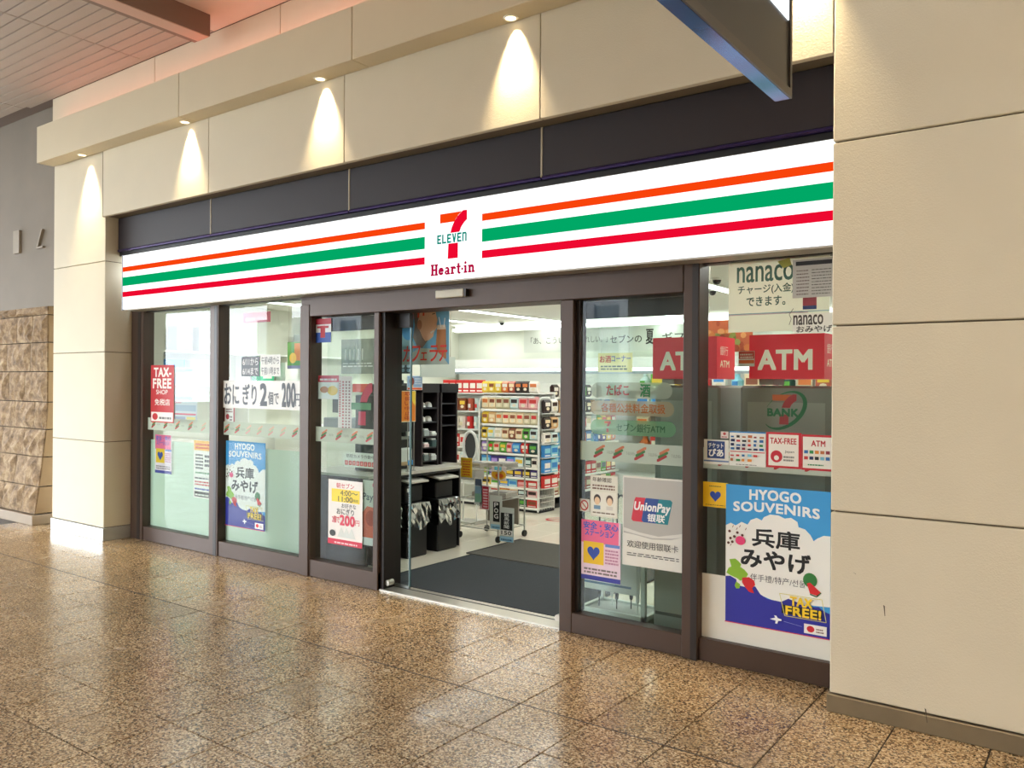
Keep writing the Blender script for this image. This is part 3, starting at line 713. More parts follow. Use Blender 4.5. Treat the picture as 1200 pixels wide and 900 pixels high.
def dr(P): P.rect(.03, .2, .97, .97, '#9cb9dc').ell(.3, .6, .16, .28, '#8e3f2c').rect(.2, .2, .4, .35, '#f2c27e').rect(.03, .03, .97, .16, '#e8632e').fine(.5, .4, .9, .9, 3, '#d8e6f4', 3)
facing_x('notice', 477, 440, 495, 457, -5.21, '#e6ebf0', 'small pale blue picture card above the orange notice', dr)
# menu screen row on top of towers
def dr(P):
    P.rect(.02, .05, .98, .95, '#1c2a33')
    for i in range(4):
        P.ell(.14 + i * .24, .68, .08, .16, '#8aa3ad').ell(.14 + i * .24, .3, .08, .16, '#5f7f8c')
facing_x('menu_board', 455, 424, 482, 438, -5.14, '#22303a', 'dark menu panel of round pictures over the drinks counter', dr)
o = box('menu_board', (-5.2, 1.12, 1.66), (-5.19, 1.62, 1.86), mat('#c9d2c8', .4)); tag(o, 'pale blank board hanging behind the latte banner', 'sign')
for y in (1.2, 1.55): MB().cyl((-5.195, y, 1.86), (-5.195, y, IZ), .003, STEEL, n=6).build('cord', o)

# bins
def bag_mesh(W, D, seed):
    r = random.Random(seed); vs = []; fs = []; n = 40; lv = 6
    for k_ in range(lv):
        z = .50 - k_ * .045
        for i in range(n):
            t = i / n * 4; s = int(t); f = t - s
            c = [(-1, -1), (1, -1), (1, 1), (-1, 1)]; a = c[s]; b = c[(s + 1) % 4]
            x = a[0] + (b[0] - a[0]) * f; y = a[1] + (b[1] - a[1]) * f
            o = 1 + (.02 + r.uniform(0, .07) * (k_ > 0)); 
            vs.append((x * W / 2 * o, y * D / 2 * o, z + (r.uniform(-.02, .02) if k_ else 0) - (.03 * math.sin(i * .9) if k_ == lv - 1 else 0)))
    for k_ in range(lv - 1):
        for i in range(n): fs.append((k_ * n + i, k_ * n + (i + 1) % n, (k_ + 1) * n + (i + 1) % n, (k_ + 1) * n + i))
    return vs, fs
bn = [(.66, 'black waste bin with clear bag nearest the door post'), (1.045, 'middle black waste bin with clear bag and a white tag'), (1.47, 'black waste bin with clear bag at the far end of the counter')]
for i, (yc, lab) in enumerate(bn):
    w_ = .27 if i < 2 else .29
    e = empty('waste_bin', (-5.36, yc, 0)); tag(e, lab, 'bin', 'waste bins under the drinks counter')
    MB().bbox(-.22, -w_ / 2, 0, .215, w_ / 2, .50, mat('#0e0e0f', .5), .012).build('body', e)
    MB().bbox(-.2, -w_ / 2 + .02, .50, .17, w_ / 2 - .02, .66, mat('#0a0a0b', .5), .01).build('hood', e)
    MB().add([(-.02, -w_ / 2, .72), (.235, -w_ / 2, .685), (.235, w_ / 2 - .01, .685), (-.02, w_ / 2 - .01, .72), (-.02, -w_ / 2, .735), (.235, -w_ / 2, .70), (.235, w_ / 2 - .01, .70), (-.02, w_ / 2 - .01, .735)],
             [(4, 5, 6, 7), (0, 1, 5, 4), (1, 2, 6, 5), (2, 3, 7, 6), (3, 0, 4, 7), (0, 3, 2, 1)], mat('#cfcdc0', .4)).build('flap_top', e)
    if i == 1: MB().box(.171, -.1, .60, .174, -.055, .635, WHITE).build('tag', e)
    vs, fs = bag_mesh(.45, w_ + .01, i); MB().add(vs, fs, BAG).build('bin_bag', e)

# latte banner hanging in the doorway
a = onY(472, 364, .32); b = onY(526, 427, .32)
P = Poster('banner', 470, 364, 526, 427, .32, '#6fb2d8', th=.002)
P.poly([(0, .0), (0, .62), (.12, .66), (.22, .5), (.3, .36), (.2, .1), (.0, 0)], '#9fc3cf')
P.ell(.16, .62, .14, .17, '#58a6e0')
P.poly([(.26, 1), (.30, .72), (.26, .5), (.34, .34), (.46, .30), (.56, .42), (.62, .62), (.60, 1)], '#7b6a5e')
P.poly([(.42, 1), (.36, .78), (.40, .62), (.46, .5), (.52, .42), (.60, .44), (.68, .50), (.70, .58), (.76, .66), (.75, .72), (.77, .80), (.74, .88), (.72, 1)], '#f0c4a2')
P.ell(.40, .72, .05, .09, '#c98a68').poly([(.62, .58), (.70, .62), (.70, .59), (.64, .55)], '#f2e8e0').line([(.66, .90), (.72, .91)], .015, '#4a3326')
P.poly([(.74, .34), (.76, .62), (.94, .62), (.95, .1), (.82, .1)], '#c07f45').poly([(.76, .62), (.77, .70), (.93, .70), (.94, .62)], '#e6d6bd')
P.line([(.84, .66), (.80, .84)], .02, '#f0f4f4').line([(.9, .66), (.92, .82)], .02, '#f0f4f4')
P.poly([(.0, .0), (.1, .14), (.4, .30), (.72, .28), (.9, .12), (1, 0)], '#b9ccc6')
for i, ch in enumerate('カフェラテ'): P.text(ch, .06 + i * .185, .06 if ch != 'ェ' else .08, .06 + i * .185 + (.165 if ch != 'ェ' else .13), .34 if ch != 'ェ' else .22, '#e8381e', .03, shear=.1)
for u, v in ((.24, .88), (.36, .9), (.47, .93)): P.text('の', u, v - .06, u + .07, v + .05, '#ee5a3a', .02) if False else P.rect(u, v - .05, u + .035, v + .06, '#ee5a3a')
o = P.done('blue and orange iced latte banner hanging inside the doorway', 'banner')
for u in (.06, .94): MB().cyl((u * P.W, 0, P.H), (u * P.W, 0, IZ - P.z0), .0012, STEEL, n=6).build('cord', o)

# ---- shelving: the end rack facing the doorway
GX0, GX1, GY = -6.62, -5.69, 3.82
RZ = [1.485, 1.275, 1.085, .895, .72, .56, .425, .30, .185, .06]
HH = [.15, .165, .155, .145, .135, .115, .10, .09, .095, .10]
rk = empty('snack_rack', (-6.155, 4.0, 0)); tag(rk, 'white wire ended snack rack facing the doorway', 'rack')
WS = mat('#e9e9e2', .4)
def rb(nm, x0, y0, z0, x1, y1, z1, m=WS): return MB().box(x0 + 6.155, y0 - 4.0, z0, x1 + 6.155, y1 - 4.0, z1, m).build(nm, rk)
rb('back_panel', GX0, 4.17, .03, GX1, 4.19, 1.50); rb('base', GX0, GY + .04, 0, GX1, 4.18, .03, mat('#2a2a2c', .6)); 
for z in RZ: rb('shelf', GX0 + .01, GY + .01 if z < .6 else GY + .03, z - .012, GX1 - .01, 4.17, z)
for z in RZ[1:]: rb('price_rail', GX0 + .01, GY - .002, z - .024, GX1 - .01, GY + .004, z + .004, mat('#f3f1e8', .4))
# wire end panel
wp = MB()
for i in range(7): wp.cyl((.47, -.16 + i * .055, .03), (.47, -.16 + i * .055, 1.45), .003, WS, n=5)
for i in range(18): wp.cyl((.47, -.18, .05 + i * .08), (.47, .18, .05 + i * .08), .003, WS, n=5)
wp.build('wire_end_panel', rk)
for x in (-.455, .475):
    MB().tube([(x, -.2, .02), (x, -.2, 1.36), (x + .02, -.2, 1.41), (x + .06, -.2, 1.435), (x + (.86 if x < 0 else .16), -.2, 1.435)], .011, WS, 10).build('tube_frame', rk)

def pack(w_, h, d, col, accent, style):
    """returns list of (name, mesh) of a packet standing on its base, front at y=0 facing -y, centred in x"""
    b = MB(); m = mat(col, .35); nm = 'packet'
    if style == 'bag':
        vs = [(-w_ / 2, .0 + d / 2, 0), (w_ / 2, d / 2, 0), (w_ / 2 * .94, 0, h * .15), (-w_ / 2 * .94, 0, h * .15), (-w_ / 2 * .94, 0, h * .82), (w_ / 2 * .94, 0, h * .82), (-w_ / 2, d / 2, h), (w_ / 2, d / 2, h),
              (-w_ / 2 * .94, d, h * .15), (w_ / 2 * .94, d, h * .15), (-w_ / 2 * .94, d, h * .82), (w_ / 2 * .94, d, h * .82)]
        b.add(vs, [(0, 1, 2, 3), (3, 2, 5, 4), (4, 5, 7, 6), (1, 0, 8, 9), (9, 8, 10, 11), (11, 10, 6, 7), (1, 9, 2), (2, 9, 11, 5), (5, 11, 7), (0, 3, 8), (8, 3, 4, 10), (10, 4, 6)], m)
    elif style == 'tub':
        b.lathe((0, w_ / 2, 0), [(w_ * .38, 0), (w_ * .46, h * .9), (w_ * .48, h * .92), (w_ * .48, h), (.001, h)], m, 12)
    elif style == 'bottle':
        b.lathe((0, w_ / 2, 0), [(w_ * .4, 0), (w_ * .42, h * .6), (w_ * .18, h * .82), (w_ * .18, h), (.001, h)], m, 10)
    else: b.bbox(-w_ / 2, 0, 0, w_ / 2, d, h, m, .003)
    l = MB(); am = mat(accent, .4); s = -.0008
    if style == 'bag': l.poly([(-w_ * .36, h * .5), (w_ * .36, h * .5), (w_ * .36, h * .78), (-w_ * .36, h * .78)], s, am, .0004); l.poly([(w_ * .24 * math.cos(t / 8 * 6.283), h * .32 + h * .13 * math.sin(t / 8 * 6.283)) for t in range(8)], s, mat('#e9dcc0' if accent != '#e9dcc0' else '#a54a2a', .4), .0004)
    elif style == 'box': l.poly([(-w_ * .4, h * .35), (w_ * .4, h * .35), (w_ * .4, h * .75), (-w_ * .4, h * .75)], s, am, .0004); l.poly([(-w_ * .4, h * .1), (w_ * .4, h * .1), (w_ * .4, h * .2), (-w_ * .4, h * .2)], s, mat('#f4f0e6', .4), .0004)
    else: l.poly([(-w_ * .2, h * .25), (w_ * .2, h * .25), (w_ * .2, h * .55), (-w_ * .2, h * .55)], -.002, am, .0004)
    return b.mesh(nm), l.mesh('label')
PK = {}
NAMEC = {'#e8c23a': 'yellow', '#e07a3a': 'orange', '#2b1712': 'black', '#f0e8dc': 'white', '#d8cba8': 'beige', '#d02c28': 'red', '#b8563c': 'rust', '#5fae3a': 'green', '#3c8ad0': 'blue', '#a98ad0': 'lilac', '#e9a9a8': 'pink', '#3a2a78': 'purple', '#cfe0dc': 'pale green', '#8c4a2c': 'brown', '#1f4a40': 'dark green', '#8fd0e0': 'light blue', '#e0b07a': 'tan', '#f2d9b0': 'cream'}
ORD = ['first', 'second', 'third', 'fourth', 'fifth', 'sixth', 'seventh', 'eighth', 'ninth', 'tenth', 'eleventh', 'twelfth', 'thirteenth', 'fourteenth']
KIND = {'bag': 'bag', 'box': 'box', 'tub': 'tub', 'bottle': 'bottle'}
def goods(row, start, direction, rot, z, h, group, where, d=.06, gap=.006, kind='packet', cat='packet'):
    """row: list of (colour, accent, style, width); laid from start along direction"""
    x = 0
    cnt = 0
    for (c, a, st, w_) in row:
        key = (c, a, st, w_, round(h, 3), d)
        if key not in PK: PK[key] = pack(w_, h, d, c, a, st)
        pm, lm = PK[key]
        o = bpy.data.objects.new('snack_' + st if st in ('bag', 'box') else 'drink_bottle' if st == 'bottle' else 'noodle_tub', pm); C.objects.link(o)
        q = bpy.data.objects.new('label', lm); C.objects.link(q); q.parent = o
        p = Vector(start) + Vector(direction) * (x + w_ / 2); o.location = (p.x, p.y, z + .001); o.rotation_euler = (0, 0, rot)
        tag(o, f'{NAMEC[c]} {KIND[st]} with {NAMEC[a]} print, {where}, {ORD[cnt]} from left', cat, group)
        x += w_ + gap; cnt += 1
Y_, O_, K_, W_, B_, R_, U_, G_, L_, V_, P_, I_, T_, N_, D_, S_, A_, E_ = '#e8c23a #e07a3a #2b1712 #f0e8dc #d8cba8 #d02c28 #b8563c #5fae3a #3c8ad0 #a98ad0 #e9a9a8 #3a2a78 #cfe0dc #8c4a2c #1f4a40 #8fd0e0 #e0b07a #f2d9b0'.split()
rowsG = [
 [(Y_, W_, 'bag', .1), (Y_, N_, 'bag', .1), (Y_, W_, 'bag', .1), (O_, W_, 'bag', .1), (U_, E_, 'bag', .1), (K_, O_, 'bag', .1), (K_, O_, 'bag', .1), (W_, O_, 'bag', .13)],
 [(E_, O_, 'bag', .1), (E_, N_, 'bag', .1), (B_, N_, 'bag', .1), (B_, N_, 'bag', .1), (T_, K_, 'bag', .12), (P_, R_, 'bag', .13), (P_, R_, 'bag', .13)],
 [(Y_, N_, 'bag', .1), (A_, E_, 'bag', .11), (B_, O_, 'bag', .1), (E_, R_, 'bag', .1), (E_, N_, 'bag', .1), (E_, R_, 'bag', .1), (B_, N_, 'bag', .1), (B_, R_, 'bag', .1)],
 [(Y_, K_, 'bag', .09), (T_, Y_, 'bag', .1), (W_, B_, 'bag', .11), (E_, N_, 'bag', .1), (N_, E_, 'bag', .1), (E_, N_, 'bag', .1), (G_, K_, 'bag', .1), (T_, K_, 'bag', .11)],
 [(V_, W_, 'bag', .1), (G_, R_, 'bag', .08), (B_, R_, 'bag', .09), (G_, Y_, 'bag', .1), (P_, R_, 'bag', .08), (L_, S_, 'bag', .12), (R_, W_, 'bag', .12), (D_, G_, 'bag', .12)],
 [(L_, S_, 'box', .14), (I_, V_, 'box', .11), (I_, W_, 'box', .12), (L_, V_, 'box', .12), (T_, Y_, 'box', .12), (D_, T_, 'box', .11), (W_, K_, 'box', .08)],
 [(G_, Y_, 'box', .12), (I_, V_, 'box', .13), (K_, Y_, 'box', .13), (K_, Y_, 'box', .12), (I_, Y_, 'box', .12), (K_, Y_, 'box', .12), (I_, W_, 'box', .1)],
 [(Y_, K_, 'box', .14), (W_, G_, 'box', .12), (L_, Y_, 'box', .13), (S_, L_, 'box', .12), (R_, P_, 'box', .14), (R_, W_, 'box', .13)],
 [(T_, L_, 'box', .13), (W_, R_, 'box', .13), (O_, Y_, 'box', .14), (E_, O_, 'box', .11), (K_, T_, 'box', .13), (P_, K_, 'box', .13)],
 [(K_, W_, 'box', .12), (V_, I_, 'box', .13), (I_, S_, 'box', .12), (G_, D_, 'box', .15), (D_, G_, 'box', .10), (R_, N_, 'box', .13)]]
for i, r in enumerate(rowsG):
    tot = sum(q[3] + .006 for q in r); s = (GX1 - GX0 - .03) / tot; r = [(a, b, c, round(w_ * s - .0, 4)) for a, b, c, w_ in r]
    goods(r, (GX0 + .015, GY + .02, 0), (1, 0, 0), 0, RZ[i], HH[i], f'packets on the {ORD[i]} shelf of the white end rack', f'{ORD[i]} shelf of white end rack', gap=.004)
# packs hung on the wire end panel, facing the aisle
for i, (z, h_, r) in enumerate(((1.24, .17, [(K_, W_, 'bag'), (W_, K_, 'bag')]), (1.04, .15, [(K_, E_, 'bag'), (A_, K_, 'bag')]), (.86, .14, [(W_, K_, 'bag'), (T_, K_, 'bag')]), (.69, .15, [(L_, S_, 'box'), (S_, L_, 'box')]), (.50, .16, [(L_, W_, 'box'), (S_, L_, 'box')]), (.31, .15, [(R_, W_, 'box'), (R_, W_, 'box')]))):
    goods([(c, a, q, .15) for c, a, q in r], (-5.625, 3.85, 0), (0, 1, 0), math.pi / 2, z, h_, f'packs on the {ORD[i]} wire tray of the end panel', f'{ORD[i]} tray of wire end panel', d=.05, gap=.01)
    rb('wire_tray', -5.678, 3.84, z - .008, -5.612, 4.17, z, WS)
# left section: cup noodles and boxes beside the rack
lk = empty('noodle_shelf', (-7.03, 4.05, 0)); tag(lk, 'white shelf unit of red noodle boxes left of the end rack', 'shelf')
def lb(nm, x0, y0, z0, x1, y1, z1, m=WS): return MB().box(x0 + 7.03, y0 - 4.05, z0, x1 + 7.03, y1 - 4.05, z1, m).build(nm, lk)
lb('back_panel', -7.42, 4.17, .03, -6.64, 4.19, 1.52); lb('side_panel', -6.645, 3.92, 0, -6.635, 4.17, 1.47); lb('base', -7.42, 3.92, 0, -6.65, 4.17, .04, mat('#2a2a2c', .6))
LZ = [1.48, 1.24, 1.0, .76, .52, .28, .05]
for z in LZ: lb('shelf', -7.42, 3.90, z - .015, -6.64, 4.17, z)
rowL = [[(R_, W_, 'box', .11)] * 6, [(U_, E_, 'bag', .14), (N_, Y_, 'bag', .13), (N_, Y_, 'bag', .12), (U_, W_, 'tub', .11), (T_, R_, 'tub', .1)],
        [(E_, W_, 'tub', .13), (W_, T_, 'tub', .12), (W_, B_, 'tub', .12), (R_, W_, 'tub', .12), (T_, W_, 'tub', .1)], [(U_, R_, 'box', .15), (R_, W_, 'box', .14), (W_, R_, 'box', .14), (T_, W_, 'box', .14)],
        [(B_, R_, 'box', .15), (W_, R_, 'box', .15), (T_, W_, 'box', .14), (T_, W_, 'box', .14)]]
for i, r in enumerate(rowL): goods(r, (-7.35, 3.93, 0), (1, 0, 0), 0, LZ[i], .165 if i else .17, f'tubs and boxes on the {ORD[i]} noodle shelf', f'{ORD[i]} shelf of noodle unit')
# right side run facing the aisle (+x)
rn = empty('aisle_rack', (-5.95, 5.1, 0)); tag(rn, 'long white rack of goods running back behind the end rack', 'rack')
def nb_(nm, x0, y0, z0, x1, y1, z1, m=WS): return MB().box(x0 + 5.95, y0 - 5.1, z0, x1 + 5.95, y1 - 5.1, z1, m).build(nm, rn)
nb_('back_panel', -6.2, 4.24, .03, -6.18, 5.95, 1.62); nb_('base', -6.18, 4.24, 0, -5.78, 5.95, .05, mat('#2a2a2c', .6))
NZ = [1.43, 1.22, 1.01, .80, .59, .38, .17]
for z in NZ: nb_('shelf', -6.18, 4.24, z - .015, -5.74, 5.95, z)
for z in NZ: nb_('price_rail', -5.74, 4.24, z - .022, -5.734, 5.95, z + .004, mat('#f3f1e8', .4))
rowN = [[(K_, W_, 'bag'), (W_, K_, 'bag'), (K_, B_, 'bag'), (W_, T_, 'bag'), (T_, S_, 'bottle'), (G_, W_, 'bag')], [(K_, E_, 'bag'), (A_, K_, 'bag'), (T_, L_, 'bag'), (S_, W_, 'bottle'), (L_, W_, 'bag'), (B_, K_, 'bag')],
        [(W_, B_, 'box'), (T_, W_, 'box'), (G_, Y_, 'bag'), (Y_, R_, 'bag'), (O_, Y_, 'bag'), (R_, W_, 'bag')], [(L_, W_, 'box'), (S_, L_, 'bottle'), (L_, W_, 'bottle'), (I_, Y_, 'bag'), (Y_, O_, 'bag'), (O_, W_, 'bag')],
        [(S_, L_, 'box'), (L_, S_, 'box'), (S_, W_, 'box'), (V_, I_, 'bag'), (U_, Y_, 'bag'), (I_, V_, 'bag')], [(R_, W_, 'box'), (R_, W_, 'box'), (B_, N_, 'box'), (G_, D_, 'box'), (R_, Y_, 'box'), (N_, E_, 'box')],
        [(N_, B_, 'box'), (B_, G_, 'box'), (D_, B_, 'box'), (E_, N_, 'box'), (G_, B_, 'box'), (R_, E_, 'box')]]
for i, r in enumerate(rowN):
    rr_ = [(c, a, s_, .13) for (c, a, s_) in (r + r)][:12]
    goods(rr_, (-5.77, 4.27, 0), (0, 1, 0), math.pi / 2, NZ[i], .165, f'goods on the {ORD[i]} shelf of the aisle rack', f'{ORD[i]} shelf of aisle rack', gap=.008)
nb2 = [(T_, W_, 'bag', .14), (B_, O_, 'bag', .14), (U_, W_, 'bag', .14), (W_, R_, 'bag', .14)]
# display at the far right behind the glass: shelf of drinks along the back wall
br = empty('chilled_case', (-5.2, 6.3, 0)); tag(br, 'long white chilled display case along the back wall', 'case')
def cb(nm, x0, y0, z0, x1, y1, z1, m=WS): return MB().box(x0 + 5.2, y0 - 6.3, z0, x1 + 5.2, y1 - 6.3, z1, m).build(nm, br)
CS0 = -9.2
cb('back_panel', CS0, 6.5, 0, -1.1, 6.58, 2.02); cb('canopy', CS0, 6.02, 1.90, -1.1, 6.5, 2.0); cb('canopy_edge', CS0, 6.0, 1.86, -1.1, 6.02, 1.99, mat('#f2f4f0', .4)); cb('lamp', CS0, 6.04, 1.80, -1.1, 6.08, 1.85, emis('case_lamp', '#f8fffb', 3))
cb('plinth', CS0, 6.0, 0, -1.1, 6.5, .3); cb('price_rail', CS0, 5.99, 1.76, -1.1, 6.0, 1.80, mat('#9aa6ae', .4))
for z in (.62, .92, 1.22, 1.52): cb('shelf', CS0, 6.1, z, -1.1, 6.5, z + .015)
rowC = [(T_, G_), (G_, Y_), (Y_, R_), (O_, W_), (R_, W_), (W_, L_), (S_, L_), (E_, N_), (P_, R_), (D_, G_), (B_, O_), (U_, Y_)]
for j, z in enumerate((1.535, 1.235, .935, .635)):
    r = [rowC[(i + j * 5) % 12] + (('bottle', 'box', 'bag')[(i + j) % 3], .2) for i in range(14)]
    goods(r, (-5.55, 6.12, 0), (1, 0, 0), 0, z, .22, f'drinks and packs on the {ORD[j]} shelf of the chilled case', f'{ORD[j]} shelf of chilled case', d=.1, gap=.03)

# ---- newspaper trolley
p0 = onZ(580, 637, 0)
tr = empty('newspaper_trolley', (-5.2, 2.25, 0)); tag(tr, 'wire newspaper trolley on casters between bins and snack rack', 'trolley')
wr = mat('#b9b9b2', .35, .5)
for x, y in ((-.26, -.22), (.24, -.22), (-.26, .24), (.24, .24)):
    MB().cyl((x, y, .07), (x, y, .80 if y < 0 else 1.02), .009, wr, n=8).build('upright', tr)
    c_ = MB().cyl((x - .012, y, .034), (x + .012, y, .034), .033, BLACK, n=14).build('caster', tr)
for z, h in ((.12, 0), (.42, 0), (.72, 0)):
    s_ = MB()
    for i in range(9): s_.cyl((-.26 + i * .0625, -.22, z), (-.26 + i * .0625, .24, z + .0), .003, wr, n=5)
    s_.tube([(-.26, -.22, z), (.24, -.22, z), (.24, .24, z), (-.26, .24, z), (-.26, -.22, z)], .006, wr, 6).build('wire_shelf', tr)
MB().box(-.2, .18, .13, .2, .2, .40, mat('#8d8376', .6)).build('back_plate', tr)
np_ = mat('#b9b5aa', .8, noise=.25, scale=60)
for i, (x, y, z, n_) in enumerate(((-.14, .0, .725, 4), (.12, .02, .725, 5), (-.08, .0, .425, 4), (.14, .0, .425, 5))):
    o = MB()
    for k_ in range(n_): o.bbox(-.1, -.13 + .003 * (k_ % 2), k_ * .011, .1 - .003 * (k_ % 3), .13, k_ * .011 + .0105, np_, .003)
    o = o.build('newspaper_stack', None, (-5.2 + x, 2.25 + y, z + .008)); o.rotation_euler = (0, 0, .1 * (i - 1.5))
    MB().box(-.08, -.10, n_ * .011, .08, -.04, n_ * .011 + .0006, mat('#3a3a3c', .7)).build('headline', o)
    tag(o, 'folded newspaper stack on the trolley, ' + ['upper shelf left', 'upper shelf right', 'lower shelf left', 'lower shelf right'][i], 'newspaper', 'newspapers on the trolley')
def placard(px0, py0, px1, py1, y, h, label, draw, tilt=0.0, cat='sign'):
    P = Poster('price_placard', px0, py0, px1, py1, y, h, th=.003); draw(P); return P.done(label, cat, None)
def dr(P):
    P.rect(.28, .22, .82, .82, '#121214')
    for i, ch in enumerate('POG'): P.text(ch, .38, .66 - i * .17, .70, .79 - i * .17, '#f4f4f0', .03)
    P.rect(.1, .0, .95, .14, '#9fd0ea').fine(.2, .03, .9, .12, 1, '#5a86a8', 3)
placard(574, 580, 588, 621, 2.0, '#d9dcd4', 'tall placard with large white letters on black on the trolley', dr)
def dr(P):
    P.rect(.06, .34, .9, .84, '#131416')
    for i, ch in enumerate('競馬新聞'): P.text(ch, .3, .73 - i * .115, .66, .83 - i * .115, '#f4f4f0', .02)
    P.rect(.02, .18, .92, .33, '#f4f4f0'); P.text('150', .12, .2, .82, .31, '#111111', .03); P.rect(.0, .0, .96, .15, '#9fd0ea').fine(.1, .03, .9, .12, 1, '#3f6f98', 4)
placard(586, 594, 602, 636, 1.96, '#cfd3cc', 'tall price placard reading 150 at the front of the trolley', dr)
def dr(P):
    P.rect(.1, .72, .9, .97, '#56657c'); P.rect(.1, .42, .9, .70, '#8fb3cc'); P.rect(.1, .1, .9, .42, '#8fc0a4')
placard(556, 560, 565, 592, 2.02, '#d8dcd8', 'narrow blue and green card on the trolley', dr)
def dr(P):
    P.rect(.3, .05, .95, .95, '#c8344a').fine(.4, .1, .85, .9, 7, '#f1d6d8', 5)
placard(562, 568, 573, 598, 2.02, '#ecd9d6', 'narrow red lettered card on the trolley', dr)
def dr(P): P.rect(.04, .04, .96, .96, '#f0c52c').fine(.15, .1, .85, .9, 6, '#d65a1e', 8, .6)
o = placard(540, 536, 553, 560, 1.95, '#f0c52c', 'yellow hanging card with orange print beside the bins', dr)
def dr(P): P.ell(.5, .42, .5, .36, '#f3b62c').ell(.55, .35, .28, .16, '#e8632e').rect(.2, .72, .7, .98, '#6fd0e4')
placard(576, 546, 593, 564, 2.08, '#f2e2dc', 'bright sunburst price card above the newspapers', dr)
# white hoop basket holder
hq = onY(551, 528, 2.8); hp = empty('basket_stand', (hq.x, 2.8, 0)); tag(hp, 'white hooped basket stand behind the yellow card', 'stand')
ring = [(.0 + .10 * math.cos(t / 20 * 6.283), 0, .88 + .17 * math.sin(t / 20 * 6.283)) for t in range(21)]
MB().tube(ring, .016, WS, 8).build('hoop', hp)
MB().poly([(.085 * math.cos(t / 16 * 6.283), .88 + .15 * math.sin(t / 16 * 6.283)) for t in range(16)], .01, mat('#3c3c3c', .6), .004).build('net', hp)
for x in (-.1, .1): MB().cyl((x, 0, .02), (x, 0, .88), .008, WS, n=8).build('leg', hp)
MB().bbox(-.12, -.06, .5, .12, .12, .68, mat('#8f8c86', .5), .01).build('basket', hp); MB().box(-.16, -.1, 0, .16, .14, .02, wr).build('foot', hp)

# ---- back wall banner
P = Poster('wall_banner', 613, 388, 905, 421, 5.98, '#d3d8ce', box=(onY(614, 388, 5.98).x, 2.09, onY(905, 388, 5.98).x, 2.44))
W0 = P.W; pu = lambda px: (onY(px, 400, 5.98).x - P.x0) / W0
P.text('「あ、こういうの', pu(622), .38, pu(676), .68, '#3a3d38'); P.text('うれしい。」', pu(680), .38, pu(712), .66, '#3a3d38', 0)
P.text('セブンの', pu(715), .34, pu(752), .66, '#22251f', .02); P.text('夏', pu(757), .26, pu(766), .86, '#16181a', .03)
P.text('ギフト', pu(776), .36, pu(815), .7, '#22251f', .02)
P.done('long white banner with black writing high on the back wall', 'banner')
P = Poster('hanging_sign', 701, 414, 741, 436, 3.2, '#eadf9a'); P.text('お酒', .05, .5, .38, .86, '#c9352c', .03); P.text('コーナー', .4, .55, .95, .86, '#2c4f9a', .03); P.fine(.08, .12, .85, .4, 2, '#4d5a44', 3)
o = P.done('pale yellow aisle sign hanging behind the right door glass', 'sign')
for u in (.1, .9): MB().cyl((u * P.W, 0, P.H), (u * P.W, 0, IZ - P.z0), .0015, STEEL, n=6).build('cord', o)

# ---- cash machines and their red boxes
AM = mat('#8f9289', .4, .1, noise=.05)
def atm(x0, x1, y0, y1, lab):
    e = empty('cash_machine', ((x0 + x1) / 2, y0, 0)); tag(e, lab, 'cash machine', 'cash machines by the right window')
    w2 = (x1 - x0) / 2; D = y1 - y0
    MB().bbox(-w2, .0, 0, w2, D, 1.60, AM, .015).build('body', e)
    MB().box(-w2 + .05, -.004, .9, w2 - .05, .001, 1.5, mat('#a9aca2', .3)).build('back_plate', e)
    MB().box(-w2 + .02, -.006, .1, w2 - .02, .001, .12, mat('#4c4e4a', .4)).box(-w2 + .02, -.006, .86, w2 - .02, .001, .875, mat('#4c4e4a', .4)).build('seam', e)
atm(-2.42, -1.97, .36, .9, 'tall grey cash machine behind the door post'); atm(-1.84, -1.28, .36, .9, 'tall grey cash machine behind the rightmost window')
def atmbox(px0, px1, lab, z0=1.64, z1=1.905):
    y = .3; a = onY(px0, 420, y); b = onY(px1, 420, y); W = b.x - a.x; H = z1 - z0
    e = empty('cash_machine_sign', (a.x, y, z0)); tag(e, lab, 'sign', 'red cash machine signs')
    RD = mat('#c4172c', .35, emit=.35); MB().box(0, 0, 0, W, .3, H, RD).build('housing', e)
    t = MB(); LT_ = mat('#d9d6c0', .4, emit=.3); text_into(t, 'ATM', W * .13, H * .22, W * .84, H * .64, -.002, LT_, .045)
    fnx = lambda p: (W + .002, p[0], p[2]); text_into(t, '銀行', .05, H * .56, .18, H * .78, 0, LT_, .0, True, 1, fnx); text_into(t, 'ATM', .05, H * .28, .2, H * .44, 0, LT_, .02, True, 1, fnx); t.build('lettering', e)
    MB().box(W * .1, 0.05, -.035, W * .3, .25, 0, AM).build('bracket', e)
atmbox(765, 840, 'red cash machine box sign seen through the right door glass'); atmbox(878, 966, 'large red cash machine box sign in the rightmost window')
